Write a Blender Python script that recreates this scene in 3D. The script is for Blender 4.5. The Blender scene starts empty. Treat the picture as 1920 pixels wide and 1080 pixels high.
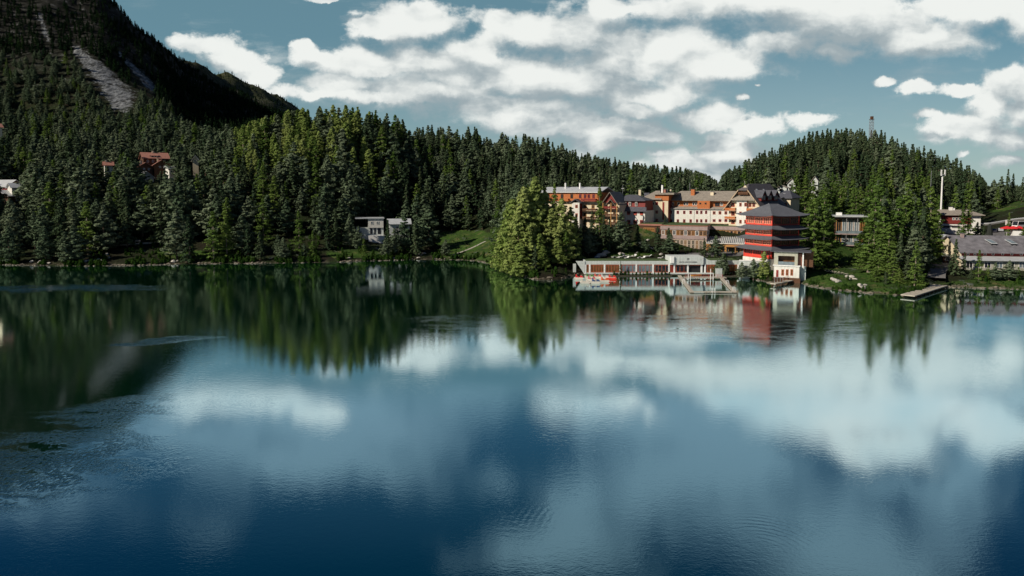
import bpy, math, random
import numpy as np
from math import radians as R, sin, cos, tan, pi, atan2, hypot
from mathutils import Vector, Matrix

random.seed(7)
rng = np.random.default_rng(11)
SC = bpy.context.scene
COL = SC.collection

# ------------------------------------------------------------------ camera
F, CAMH, PITCH, HY = 1280.0, 27.0, R(4.0), 355.0
CY = HY + F * tan(PITCH)
cd = bpy.data.cameras.new('camera')
cam = bpy.data.objects.new('camera', cd)
COL.objects.link(cam)
cam.location = (0, 0, CAMH)
cam.rotation_euler = (R(90) - PITCH, 0, 0)
cd.sensor_width = 36
cd.lens = 36 * F / 1920
cd.shift_y = (CY - 540) / 1920
cd.clip_start = 0.5
cd.clip_end = 20000
SC.camera = cam
SC.render.resolution_x, SC.render.resolution_y = 1920, 1080
SC.view_settings.view_transform = 'Standard'
SC.view_settings.look = 'None'
SC.view_settings.gamma = 1
SC.view_settings.exposure = 0.0


def ray(px, py):
    a = (px - 960) / F
    v = (CY - py) / F
    return a, cos(PITCH) + v * sin(PITCH), -sin(PITCH) + v * cos(PITCH)


def P(px, py, D):
    a, b, c = ray(px, py)
    t = D / b
    return Vector((a * t, D, CAMH + c * t))


def on_water(px, py, z=0.0):
    a, b, c = ray(px, py)
    t = (z - CAMH) / c
    return Vector((a * t, b * t, z))


# ------------------------------------------------------------------ sun + sky
SUN_AZ, SUN_EL = 241.0, 33.0
sd = bpy.data.lights.new('sun', 'SUN')
so = bpy.data.objects.new('sun', sd)
COL.objects.link(so)
sd.energy = 5.0
sd.angle = R(0.6)
sd.color = (1.0, 0.90, 0.76)
sdir = Vector((sin(R(SUN_AZ)) * cos(R(SUN_EL)), cos(R(SUN_AZ)) * cos(R(SUN_EL)), sin(R(SUN_EL))))
so.rotation_euler = (-sdir).to_track_quat('-Z', 'Y').to_euler()


class NT:
    """small node-tree helper"""
    def __init__(s, tree):
        s.t = tree
        s.n = tree.nodes
        s.n.clear()

    def node(s, kind, **kw):
        n = s.n.new(kind)
        for k, v in kw.items():
            setattr(n, k, v)
        return n

    def put(s, sock, v):
        if v is None:
            return
        if hasattr(v, 'is_output') or hasattr(v, 'links'):
            s.t.links.new(v, sock)
        else:
            if hasattr(sock.default_value, '__len__') and not hasattr(v, '__len__'):
                v = [v] * len(sock.default_value)
            if hasattr(v, '__len__') and len(sock.default_value) == 4 and len(v) == 3:
                v = (*v, 1)
            sock.default_value = v

    def math(s, op, a, b=None, c=None, clamp=False):
        n = s.node('ShaderNodeMath', operation=op, use_clamp=clamp)
        s.put(n.inputs[0], a); s.put(n.inputs[1], b)
        if c is not None:
            s.put(n.inputs[2], c)
        return n.outputs[0]

    def vmath(s, op, a, b=None, c=None):
        n = s.node('ShaderNodeVectorMath', operation=op)
        s.put(n.inputs[0], a); s.put(n.inputs[1], b)
        if c is not None:
            s.put(n.inputs[2], c)
        return n.outputs['Value'] if op in ('LENGTH', 'DOT_PRODUCT', 'DISTANCE') else n.outputs[0]

    def noise(s, vec, scale, detail=4, rough=0.55, dist=0.0, color=False):
        n = s.node('ShaderNodeTexNoise')
        s.put(n.inputs['Vector'], vec)
        s.put(n.inputs['Scale'], scale)
        n.inputs['Detail'].default_value = detail
        n.inputs['Roughness'].default_value = rough
        n.inputs['Distortion'].default_value = dist
        return n.outputs['Color' if color else 'Fac']

    def mr(s, v, a, b, c=0.0, d=1.0, smooth=False):
        n = s.node('ShaderNodeMapRange')
        if smooth:
            n.interpolation_type = 'SMOOTHSTEP'
        s.put(n.inputs[0], v)
        for i, q in enumerate((a, b, c, d)):
            s.put(n.inputs[i + 1], q)
        return n.outputs[0]

    def mix(s, f, a, b, blend='MIX'):
        n = s.node('ShaderNodeMix', data_type='RGBA', blend_type=blend)
        s.put(n.inputs[0], f)
        s.put(n.inputs[6], a); s.put(n.inputs[7], b)
        return n.outputs[2]

    def sep(s, v):
        n = s.node('ShaderNodeSeparateXYZ'); s.put(n.inputs[0], v)
        return n.outputs

    def comb(s, x, y, z=0.0):
        n = s.node('ShaderNodeCombineXYZ')
        s.put(n.inputs[0], x); s.put(n.inputs[1], y); s.put(n.inputs[2], z)
        return n.outputs[0]


world = bpy.data.worlds.new('World')
try:
    world.cycles.sampling_method = 'MANUAL'
    world.cycles.sample_map_resolution = 256
except Exception:
    pass
SC.world = world
world.use_nodes = True
W = NT(world.node_tree)
gen = W.node('ShaderNodeTexCoord').outputs['Generated']
gx, gy, gz = W.sep(gen)
gyc = W.math('MAXIMUM', gy, 0.06)
uu = W.math('DIVIDE', gx, gyc)
ww = W.math('DIVIDE', gz, gyc)
ww = W.math('MINIMUM', ww, 3.0)
uv = W.comb(uu, ww)          # azimuth / elevation of the ray as plain slopes

sky = W.node('ShaderNodeTexSky')
sky.sky_type = 'NISHITA'
sky.sun_disc = False
sky.sun_elevation = R(SUN_EL)
sky.sun_rotation = R(SUN_AZ)
sky.air_density = 1.0
sky.dust_density = 0.6
sky.ozone_density = 1.6

# cumulus banks, each an ellipse (azimuth px, height px, half-width, half-height) of the sky in front of the lake
CL = [(775, 50, 98, 36), (712, 58, 45, 22), (690, 45, 20, 10),
      (1000, 70, 75, 40), (945, 55, 40, 20), (1085, 75, 70, 45), (1165, 85, 80, 50), (1250, 95, 100, 55),
      (900, 110, 80, 38), (800, 125, 120, 35), (690, 130, 90, 34), (610, 120, 70, 22), (585, 92, 26, 12),
      (1330, 130, 110, 40), (1100, 165, 230, 45), (920, 145, 70, 34), (820, 175, 180, 35), (1240, 180, 110, 30),
      (1000, 150, 260, 55), (1160, 125, 160, 60), (850, 155, 130, 40), (1130, 265, 75, 30), (1000, 225, 180, 30), (1200, 250, 60, 26), (1255, 300, 60, 22),
      (640, 165, 90, 22), (980, 205, 220, 30), (700, 185, 130, 16),
      (1180, 210, 50, 18), (1130, 250, 70, 34), (1060, 240, 110, 24), (1235, 292, 45, 12), (1290, 300, 60, 16),
      (1390, 15, 300, 42), (1150, 14, 60, 20), (1560, 40, 220, 60), (1700, 70, 150, 38), (1820, 15, 130, 36), (1905, 40, 50, 42), (1560, 95, 70, 22),
      (1470, 85, 90, 28),
      (1330, 225, 66, 26), (1290, 222, 30, 16), (1405, 238, 62, 22), (1345, 262, 60, 22), (1510, 232, 38, 14), (1360, 290, 80, 26), (1310, 330, 60, 20),
      (1888, 160, 58, 34), (1925, 185, 60, 60), (1850, 195, 56, 30), (1800, 168, 40, 12), (1790, 240, 55, 26), (1840, 240, 80, 42), (1900, 265, 70, 36),
      (1643, 152, 24, 10), (1712, 170, 38, 13), (1386, 190, 12, 6), (1415, 165, 9, 4),
      (1885, 305, 45, 12), (1795, 292, 16, 7), (1740, 215, 30, 8),
      (400, 92, 62, 20), (440, 115, 70, 26), (485, 145, 60, 24), (530, 175, 60, 20), (600, 185, 55, 12), (620, 0, 40, 5)]
WARP = W.noise(uv, 9.0, 6, 0.62, color=True)
wv = W.vmath('MULTIPLY_ADD', WARP, (0.085, 0.055, 0), W.vmath('ADD', uv, (-0.0425, -0.0275, 0)))


def blobs(vec, lst, smooth=True):
    out = None
    for (cx, cy, rx, ry) in lst:
        u0, w0 = (cx - 960) / F, (HY - cy) / F
        sx, sy = F / rx, F / ry
        ln = W.vmath('LENGTH', W.vmath('MULTIPLY_ADD', vec, (sx, sy, 0), (-u0 * sx, -w0 * sy, 0)))
        out = ln if out is None else (W.math('SMOOTH_MIN', out, ln, 0.25) if smooth else W.math('MINIMUM', out, ln))
    return out


d1 = blobs(wv, CL)
n2 = W.noise(W.vmath('MULTIPLY', uv, (1.0, 1.35, 1)), 26.0, 7, 0.6)
n1 = W.noise(W.vmath('MULTIPLY', uv, (1.0, 1.6, 1)), 7.0, 5, 0.55)
def billow(vec, sc):
    v = W.node('ShaderNodeTexVoronoi'); v.feature = 'SMOOTH_F1'; v.inputs['Scale'].default_value = sc; v.inputs['Smoothness'].default_value = .35
    W.put(v.inputs['Vector'], vec)
    return v.outputs['Distance']
wb = W.vmath('MULTIPLY_ADD', W.noise(uv, 30.0, 3, 0.6, color=True), (0.02, 0.015, 0), W.vmath('MULTIPLY', uv, (1.0, 1.3, 1)))
bl1 = billow(wb, 19.0)
e1 = W.math('ADD', d1, W.math('ADD', W.math('ADD', W.mr(n2, 0.25, 0.75, -0.26, 0.26), W.mr(bl1, 0.1, 0.7, -0.28, 0.28)), W.mr(n1, 0.3, 0.7, -0.12, 0.12)))
d1u = blobs(W.vmath('ADD', wv, (-0.010, 0.030, 0)), CL, smooth=False)
d1n = blobs(wv, CL, smooth=False)
topness = W.math('SUBTRACT', d1u, d1n)      # positive on the upper, sunward side of each bank
n3 = W.noise(W.vmath('MULTIPLY', uv, (1.0, 1.5, 1)), 70.0, 5, 0.65)
e1 = W.math('ADD', e1, W.mr(n3, 0.25, 0.75, -0.14, 0.14))
c1 = W.mr(e1, 1.42, W.mr(topness, -0.35, 0.35, 0.44, 0.92), 0, 1, True)
wisp = W.noise(W.vmath('MULTIPLY_ADD', WARP, (0.12, 0.05, 0), W.vmath('MULTIPLY', uv, (1.0, 3.4, 1))), 5.5, 7, 0.62)
wisp = W.math('MULTIPLY', W.mr(wisp, 0.50, 0.72, 0, 0.42, True), W.mr(d1, 3.2, 1.2, 0.25, 1.0))
c1 = W.math('MAXIMUM', c1, wisp)

# sky above the picture, seen as the lake's mirror image (heights given as mirrored pixels, y' = 710 - y)
UP = [(440, -28, 130, 34), (575, -55, 40, 24), (1090, 0, 110, 26), (1120, -62, 90, 24), (740, 8, 90, 14),
      (1480, -10, 190, 60), (1590, -70, 150, 66), (1700, -62, 170, 50), (1860, -90, 110, 46), (1640, -130, 110, 44),
      (1380, 40, 220, 50), (1640, 0, 260, 60), (1250, 30, 200, 40)]
UF = [(330, -110, 240, 90), (620, -90, 240, 70), (120, -230, 160, 80), (1430, -180, 190, 80), (1240, -210, 110, 100), (940, -205, 50, 24),
      (1060, -240, 70, 50), (1700, -210, 130, 60), (1800, 0, 160, 60), (850, 0, 200, 90), (1180, -90, 120, 60), (1560, -330, 260, 120),
      (1050, -330, 120, 60), (560, -170, 200, 50), (1600, -140, 260, 70), (1330, -90, 160, 60)]
wv2 = W.vmath('MULTIPLY_ADD', W.noise(uv, 4.5, 6, 0.62, color=True), (0.26, 0.16, 0), W.vmath('ADD', uv, (-0.13, -0.08, 0)))
d2 = blobs(wv2, UP)
d3 = blobs(wv2, UF)
c2 = W.mr(W.math('ADD', d2, W.mr(n1, 0.3, 0.7, -0.40, 0.40)), 1.4, 0.55, 0, 1, True)
n4 = W.noise(wv2, 4.0, 6, 0.58)
c3 = W.mr(W.math('ADD', d3, W.mr(n4, 0.34, 0.66, -0.9, 0.9)), 1.75, 0.0, 0, 0.72, True)
up = c2
hi = W.mr(ww, 0.278, 0.315, 0, 1, True)
cgen = W.mr(W.noise(uv, 1.4, 6, 0.6), 0.52, 0.70, 0, 0.5, True)       # the rest of the sky, outside the view
side = W.math('MAXIMUM', W.mr(W.math('ABSOLUTE', uu), 0.85, 1.15, 0, 1), W.mr(ww, 0.6, 0.8, 0, 1))
up = W.math('MINIMUM', up, 1.0)
cloud = W.mix(hi, c1, up)
cloud = W.mix(side, cloud, cgen)

# cloud tone: bright tops, grey bases
wq = W.vmath('MULTIPLY_ADD', WARP, (0.05, 0.03, 0), uv)
sh_a = W.noise(W.vmath('MULTIPLY', wq, (1.0, 3.2, 1)), 5.0, 5, 0.5)
sh_b = W.noise(W.vmath('MULTIPLY_ADD', wq, (1.0, 1.4, 1), (0.012, -0.018, 0)), 16.0, 4, 0.55)
sh_c = W.noise(W.vmath('MULTIPLY', wq, (1.0, 1.4, 1)), 16.0, 4, 0.55)
tone = W.math('ADD', W.mr(sh_a, 0.36, 0.58, 0.0, 0.42), W.mr(W.math('SUBTRACT', sh_c, sh_b), -0.12, 0.12, -0.10, 0.14))
tone = W.math('ADD', tone, W.mr(topness, -0.55, 0.65, -0.10, 0.50))
tone = W.math('ADD', tone, W.mr(bl1, 0.1, 0.6, 0.14, -0.08))
tone = W.mr(tone, 0.05, 0.80, 0, 1, True)
ccol = W.mix(tone, (0.34, 0.41, 0.44), (0.86, 0.885, 0.855))
ccol = W.mix(hi, ccol, W.mix(W.mr(n1, .3, .7), (0.62, 0.78, 0.84), (1.0, 1.0, 0.97)))
# Nishita sky, its physical brightness brought into range, with the clouds over it
skc = W.mix(0.7, W.vmath('MULTIPLY', sky.outputs[0], (0.040, 0.060, 0.070)), W.mix(W.mr(ww, 0.0, 0.22), W.mix(W.mr(uu, -.3, .3), (.28, .41, .42), (.42, .53, .52)), (.15, .285, .325)))
deep = W.mix(W.mr(ww, 0.28, 0.58), (.045, .135, .235), (.001, .024, .095))
skc = W.mix(W.mr(ww, 0.27, 0.36, 0, 1, True), skc, deep)
skc = W.mix(W.math('MULTIPLY', c3, hi), skc, (.34, .50, .61))
final = W.mix(cloud, skc, ccol)
bg = W.node('ShaderNodeBackground')
W.put(bg.inputs[0], final)
bg.inputs[1].default_value = 1.0
wo = W.node('ShaderNodeOutputWorld')
W.t.links.new(bg.outputs[0], wo.inputs[0])


# ------------------------------------------------------------------ materials
MATS = {}


def mat(name, color, rough=0.8, var=0.25, scale=1.5, metal=0.0, spec=0.4, coords='Object', stripes=None, bump=0.0, trans=0.0):
    if name in MATS:
        return MATS[name]
    m = bpy.data.materials.new(name)
    m.use_nodes = True
    T = NT(m.node_tree)
    b = T.node('ShaderNodeBsdfPrincipled')
    o = T.node('ShaderNodeOutputMaterial')
    co = T.node('ShaderNodeTexCoord').outputs[coords]
    n = T.noise(co, scale, 5, 0.6)
    k = T.mr(n, 0.25, 0.75, 1 - var, 1 + var)
    c = T.vmath('MULTIPLY', (*color,), T.comb(k, k, k))
    if 'render' in name or 'concrete' in name:
        st = T.noise(T.vmath('MULTIPLY', co, (1, 1, .12)), 2.2, 4, .65)
        g2 = T.mr(st, .35, .75, 1.06, .80)
        c = T.vmath('MULTIPLY', c, T.comb(g2, g2, T.math('MULTIPLY', g2, .98)))
    if stripes:
        ax, period, dark = stripes
        sx = T.sep(co)[ax]
        w = T.math('FRACT', T.math('DIVIDE', sx, period))
        g = T.mr(T.math('LESS_THAN', w, 0.16), 0, 1, 1, dark)
        c = T.vmath('MULTIPLY', c, T.comb(g, g, g))
    T.put(b.inputs['Base Color'], c)
    b.inputs['Roughness'].default_value = rough
    b.inputs['Metallic'].default_value = metal
    b.inputs['Specular IOR Level'].default_value = spec
    if bump:
        bp = T.node('ShaderNodeBump')
        bp.inputs['Strength'].default_value = bump
        T.put(bp.inputs['Height'], T.noise(co, scale * 6, 3, 0.6))
        T.t.links.new(bp.outputs[0], b.inputs['Normal'])
    T.t.links.new(b.outputs[0], o.inputs[0])
    MATS[name] = m
    return m


def leafmat(name, c1, c2, trans=0.25):
    m = bpy.data.materials.new(name)
    m.use_nodes = True
    T = NT(m.node_tree)
    o = T.node('ShaderNodeOutputMaterial')
    oi = T.node('ShaderNodeObjectInfo').outputs['Random']
    geo = T.node('ShaderNodeNewGeometry').outputs['Random Per Island']
    co = T.node('ShaderNodeTexCoord').outputs['Object']
    n = T.noise(co, 0.45, 3, 0.6)
    f = T.math('ADD', T.math('MULTIPLY', oi, 0.55), T.math('MULTIPLY', n, 0.45))
    c = T.mix(T.mr(f, 0.15, 0.85), c1, c2)
    k = T.mr(geo, 0, 1, 0.75, 1.25)
    c = T.vmath('MULTIPLY', c, T.comb(k, k, k))
    d = T.node('ShaderNodeBsdfDiffuse'); T.put(d.inputs[0], c)
    t = T.node('ShaderNodeBsdfTranslucent'); T.put(t.inputs[0], c)
    mx = T.node('ShaderNodeMixShader'); mx.inputs[0].default_value = trans
    T.t.links.new(d.outputs[0], mx.inputs[1]); T.t.links.new(t.outputs[0], mx.inputs[2])
    T.t.links.new(mx.outputs[0], o.inputs[0])
    MATS[name] = m
    return m


# ------------------------------------------------------------------ mesh helpers
def tag(o, label=None, cat=None, group=None, kind=None):
    if label: o['label'] = label
    if cat: o['category'] = cat
    if group: o['group'] = group
    if kind: o['kind'] = kind
    return o


def empty(name, loc, rz=0.0, label=None, cat=None, group=None):
    o = bpy.data.objects.new(name, None)
    COL.objects.link(o)
    o.location = loc
    o.rotation_euler = (0, 0, rz)
    o.empty_display_size = 0.5
    return tag(o, label, cat, group)


class MB:
    def __init__(s):
        s.v = []; s.f = []

    def add(s, vs, fs):
        k = len(s.v)
        s.v += [tuple(v) for v in vs]
        s.f += [tuple(i + k for i in f) for f in fs]
        return s

    def box(s, x0, x1, y0, y1, z0, z1):
        if x0 > x1: x0, x1 = x1, x0
        if y0 > y1: y0, y1 = y1, y0
        if z0 > z1: z0, z1 = z1, z0
        return s.add([(x0, y0, z0), (x1, y0, z0), (x1, y1, z0), (x0, y1, z0), (x0, y0, z1), (x1, y0, z1), (x1, y1, z1), (x0, y1, z1)],
                     [(0, 3, 2, 1), (4, 5, 6, 7), (0, 1, 5, 4), (1, 2, 6, 5), (2, 3, 7, 6), (3, 0, 4, 7)])

    def ext(s, poly, a0, a1, axis='y'):
        """extrude a 2-D polygon along an axis: (x,z) along y, (y,z) along x, (x,y) along z"""
        n = len(poly)
        def mk(p, a):
            if axis == 'y': return (p[0], a, p[1])
            if axis == 'x': return (a, p[0], p[1])
            return (p[0], p[1], a)
        vs = [mk(p, a0) for p in poly] + [mk(p, a1) for p in poly]
        fs = [tuple(range(n)), tuple(range(2 * n - 1, n - 1, -1))]
        fs += [(i, i + n, (i + 1) % n + n, (i + 1) % n) for i in range(n)]
        return s.add(vs, fs)

    def slab(s, top, th):
        """polygon of 3-D points given a thickness downwards"""
        n = len(top)
        vs = list(top) + [(p[0], p[1], p[2] - th) for p in top]
        fs = [tuple(range(n)), tuple(range(2 * n - 1, n - 1, -1))]
        fs += [(i, i + n, (i + 1) % n + n, (i + 1) % n) for i in range(n)]
        return s.add(vs, fs)

    def tube(s, p0, p1, r0, r1=None, n=8, cap=True):
        r1 = r0 if r1 is None else r1
        p0, p1 = Vector(p0), Vector(p1)
        d = (p1 - p0).normalized()
        a = d.orthogonal().normalized(); b = d.cross(a)
        vs = []
        for p, r in ((p0, r0), (p1, r1)):
            for i in range(n):
                t = 2 * pi * i / n
                vs.append(p + a * (r * cos(t)) + b * (r * sin(t)))
        fs = [(i, (i + 1) % n, (i + 1) % n + n, i + n) for i in range(n)]
        if cap:
            fs += [tuple(range(n - 1, -1, -1)), tuple(range(n, 2 * n))]
        return s.add(vs, fs)

    def mesh(s, name, m):
        me = bpy.data.meshes.new(name)
        me.from_pydata(s.v, [], s.f)
        me.materials.append(m)
        me.validate()
        import bmesh
        bm = bmesh.new(); bm.from_mesh(me)
        bmesh.ops.recalc_face_normals(bm, faces=bm.faces)
        bm.to_mesh(me); bm.free()
        return me

    def obj(s, name, m, parent=None, label=None, cat=None, group=None, kind=None, smooth=False):
        me = s.mesh(name, m)
        if smooth:
            me.shade_smooth()
        o = bpy.data.objects.new(name, me)
        COL.objects.link(o)
        if parent: o.parent = parent
        return tag(o, label, cat, group, kind)


def link_mesh(name, me, parent=None, loc=(0, 0, 0)):
    o = bpy.data.objects.new(name, me)
    COL.objects.link(o)
    o.location = loc
    if parent: o.parent = parent
    return o


def copy_tree(o, parent=None):
    c = o.copy(); COL.objects.link(c)
    if parent: c.parent = parent
    for ch in list(o.children):
        copy_tree(ch, c)
    return c


# ------------------------------------------------------------------ terrain (a fan of profiles behind the shoreline)
SHORE = [(-900, 505), (-300, 500), (0, 497), (150, 499), (250, 498), (350, 495), (480, 494), (620, 492), (700, 489), (780, 487), (850, 487), (890, 489),
         (925, 496), (955, 507), (985, 520), (1010, 525), (1050, 524), (1072, 518), (1090, 517), (1110, 517), (1240, 517), (1300, 517), (1385, 518),
         (1400, 522), (1425, 526), (1450, 531), (1480, 530), (1503, 531), (1520, 537), (1570, 544), (1640, 551), (1700, 555), (1730, 549), (1752, 538), (1780, 539), (1860, 541),
         (1920, 543), (2300, 552), (2900, 560)]
sq, sD = [], []
for px, py in SHORE:
    w = on_water(px, py)
    sq.append(960 + F * w.x / w.y); sD.append(w.y)
PROF = {
    -900: [(0, 0), (30, 6), (120, 30), (260, 90), (450, 240), (700, 330), (1200, 340), (3000, 340)],
    0: [(0, 0), (20, 4), (100, 22), (117, 24), (160, 36), (200, 47), (260, 78), (360, 170), (480, 295), (600, 325), (3000, 350)],
    200: [(0, 0), (15, 2.5), (60, 15), (100, 26), (140, 35), (200, 50), (260, 76), (360, 145), (478, 226), (560, 236), (900, 230), (3000, 230)],
    300: [(0, 0), (12, 2), (60, 17), (100, 31), (115, 34.5), (135, 36), (200, 52), (300, 88), (420, 148), (590, 204), (660, 208), (900, 205), (3000, 200)],
    370: [(0, 0), (12, 2), (60, 16), (100, 30), (150, 40), (200, 47), (300, 68), (500, 130), (740, 210), (800, 213), (1000, 205), (3000, 200)],
    440: [(0, 0), (10, 2), (40, 12), (70, 28), (100, 40), (130, 42), (200, 45), (300, 58), (600, 140), (900, 226), (1000, 228), (3000, 200)],
    560: [(0, 0), (10, 2), (30, 9), (70, 33), (98, 49), (120, 49), (200, 43), (350, 52), (700, 112), (1050, 180), (1150, 182), (3000, 150)],
    650: [(0, 0), (8, 1.5), (25, 6), (45, 12), (75, 34), (100, 51), (125, 50), (200, 43), (500, 50), (1050, 100), (3000, 90)],
    720: [(0, 0), (8, 1.2), (30, 5), (50, 10), (80, 35), (103, 52), (130, 50), (220, 40), (600, 30), (3000, 25)],
    820: [(0, 0), (8, 1), (30, 3.5), (55, 9), (85, 29), (125, 48), (150, 47), (260, 35), (600, 20), (3000, 15)],
    900: [(0, 0), (8, 1), (30, 5), (55, 9), (90, 22), (150, 46), (180, 44), (300, 30), (600, 18), (3000, 15)],
    980: [(0, 0), (6, 1.6), (20, 4), (50, 9), (95, 16), (160, 32), (205, 45), (240, 43), (400, 25), (3000, 15)],
    1090: [(0, 0.3), (6, 2), (20, 7), (32, 11.5), (60, 14), (100, 16), (180, 26), (262, 37), (320, 34), (500, 18), (3000, 14)],
    1200: [(0, 0.3), (6, 4.2), (18, 5.2), (26, 7.5), (36, 12.8), (41, 14.0), (80, 15), (160, 19), (300, 29), (360, 27), (500, 18), (3000, 14)],
    1300: [(0, 0.3), (6, 4.2), (18, 5.2), (25, 5.6), (32, 10), (38, 14.1), (80, 15), (200, 18), (340, 26), (400, 22), (600, 15), (3000, 14)],
    1390: [(0, 0.3), (6, 4.2), (16, 5.0), (21, 5.6), (28, 9), (34, 14.0), (60, 15), (110, 17), (190, 24), (225, 27), (300, 20), (600, 14), (3000, 14)],
    1450: [(0, 0), (4, 1.2), (10, 5), (22, 6), (34, 12), (42, 14.2), (70, 15.5), (120, 20), (200, 32), (240, 38), (300, 32), (600, 14), (3000, 14)],
    1520: [(0, 0), (4, 0.8), (16, 2.2), (34, 5), (50, 9), (70, 13), (110, 18), (200, 38), (242, 45), (290, 42), (600, 14), (3000, 14)],
    1600: [(0, 0), (4, 0.8), (18, 2.2), (40, 3.8), (60, 5.4), (75, 8), (110, 16), (200, 38), (244, 47), (290, 43), (600, 14), (3000, 14)],
    1700: [(0, 0), (4, 0.8), (20, 2.2), (60, 5), (100, 12), (160, 26), (225, 38), (270, 34), (600, 14), (3000, 14)],
    1760: [(0, 0), (3, 0.7), (10, 2), (40, 5.5), (60, 7.5), (90, 9.3), (130, 14), (190, 28), (220, 30), (300, 20), (600, 14), (3000, 14)],
    1840: [(0, 0), (3, 0.7), (14, 2.8), (45, 4.5), (62, 7.5), (80, 9), (110, 11), (150, 15), (200, 17), (300, 16), (3000, 14)],
    1920: [(0, 0), (3, 0.7), (14, 2.8), (45, 4.5), (62, 8), (90, 11), (110, 13.5), (135, 18.5), (150, 21.5), (190, 24), (300, 20), (3000, 15)],
    2300: [(0, 0), (14, 3), (60, 8), (130, 19), (250, 24), (3000, 20)],
    2900: [(0, 0), (14, 3), (60, 8), (130, 19), (250, 24), (3000, 20)],
}
QN = np.arange(-900, 2901, 10.0)
SN = np.concatenate([np.arange(0, 40, 1.0), np.arange(40, 160, 2.5), np.arange(160, 400, 6), np.arange(400, 1300, 20), np.array([1300, 1500, 1800, 2200, 3000])])
_k = sorted(PROF)
_c = np.array([np.interp(SN, [a for a, b in PROF[q]], [b for a, b in PROF[q]]) for q in _k])
TAB = np.array([[np.interp(q, _k, _c[:, j]) for j in range(len(SN))] for q in QN])
def _smooth(t, n):
    w = np.hanning(n + 2)[1:-1]; w /= w.sum()
    pad = np.pad(t, ((n // 2, n // 2), (0, 0)), mode='edge')
    return np.array([np.tensordot(w, pad[i:i + n], axes=1) for i in range(t.shape[0])])
_sm = _smooth(TAB, 7)
_bl = np.clip((SN - 60) / 60, 0, 1)[None, :]
TAB = TAB * (1 - _bl) + _sm * _bl
# shallow humps so that slopes are not ruled surfaces
_ph = rng.uniform(0, 6.28, 40)


def hump(x, y, s):
    a = np.clip((s - 25) / 120, 0, 1)
    r = 0
    for i, (kx, ky, am) in enumerate([(.031, .017, .9), (-.021, .043, .8), (.06, .05, .5), (.09, -.07, .4), (.012, -.019, 1.3), (.15, .13, .2)]):
        r = r + am * np.sin(kx * x + ky * y + _ph[i])
    big = np.clip((s - 260) / 200, 0, 1) * np.clip((200 - x) / 200, 0, 1)
    r2 = 5.0 * np.sin(x * .035 + y * .012 + 1) + 3.5 * np.sin(x * .067 - y * .02) + 2.0 * np.sin(x * .13 + y * .06)
    return r * a * 0.8 + r2 * big


def shoreD(q):
    return np.interp(q, sq, sD)


def height(x, y):
    x = np.asarray(x, float); y = np.maximum(np.asarray(y, float), 1.0)
    q = 960 + F * x / y
    s = y - shoreD(q)
    qi = np.clip((q - QN[0]) / 10.0, 0, len(QN) - 1.001)
    i = qi.astype(int); fq = qi - i
    j = np.clip(np.searchsorted(SN, s) - 1, 0, len(SN) - 2)
    fs = np.clip((s - SN[j]) / (SN[j + 1] - SN[j]), 0, 1)
    z = (TAB[i, j] * (1 - fq) + TAB[i + 1, j] * fq) * (1 - fs) + (TAB[i, j + 1] * (1 - fq) + TAB[i + 1, j + 1] * fq) * fs
    z = np.where(s < 0, np.maximum(-5, s * 0.35), z + hump(x, y, s))
    return z


def hz(x, y):
    return float(height(np.array([x]), np.array([y]))[0])


def ground_px(px, py, d0=120, d1=1500):
    """first terrain point met by the ray through a pixel of the photograph"""
    a, b, c = ray(px, py)
    D = np.arange(d0, d1, 0.5)
    z = CAMH + c / b * D
    h = height(a / b * D, D)
    k = np.nonzero(h >= z)[0]
    if len(k) == 0:
        return None
    D = D[k[0]]
    return Vector((a / b * D, D, float(h[k[0]])))
# ------------------------------------------------------------------ terrain mesh
def seg_d(px, py, segs):
    best = np.full(np.shape(px), 9e9)
    for (x0, y0, x1, y1, w0, w1) in segs:
        dx, dy = x1 - x0, y1 - y0
        t = np.clip(((px - x0) * dx + (py - y0) * dy) / (dx * dx + dy * dy), 0, 1)
        d = np.hypot(px - x0 - t * dx, py - y0 - t * dy) / (w0 + t * (w1 - w0))
        best = np.minimum(best, d)
    return best


def topix(x, y, z):
    dz = z - CAMH
    depth = y * cos(PITCH) - dz * sin(PITCH)
    upc = y * sin(PITCH) + dz * cos(PITCH)
    depth = np.maximum(depth, .1)
    return 960 + F * x / depth, CY - F * upc / depth


SCREE = [(138, 88, 178, 128, 6, 15), (178, 128, 228, 184, 15, 24), (222, 98, 285, 165, 3, 7), (74, 30, 90, 75, 5, 4)]


def scree_at(x, y, z):
    px, py = topix(x, y, z)
    d = seg_d(px, py, SCREE)
    return np.where(y > 430, np.clip(1.5 - d, 0, 1), 0)


GRASS = [(880, 278, 55, 24), (930, 262, 28, 14), (690, 268, 50, 8), (640, 262, 30, 5), (1575, 214, 75, 34), (1500, 200, 30, 16), (1660, 190, 60, 18), (1880, 188, 120, 5), (1905, 340, 60, 16),
         (1300, 258, 90, 5), (1215, 250, 20, 8), (1180, 232, 50, 8), (345, 258, 55, 6), (850, 300, 60, 12), (1790, 292, 40, 8)]
PAVED = [(1783, 262, 20, 26), (1760, 228, 16, 14), (1880, 262, 60, 22), (1340, 229, 70, 4), (1700, 300, 25, 5), (1762, 208, 10, 14)]


def zone(lst, x, y):
    q = 960 + F * x / y
    r = np.full(np.shape(x), 9.0)
    for (a, b, c, d) in lst:
        r = np.minimum(r, np.hypot((q - a) / c, (y - b) / d))
    return r


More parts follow.
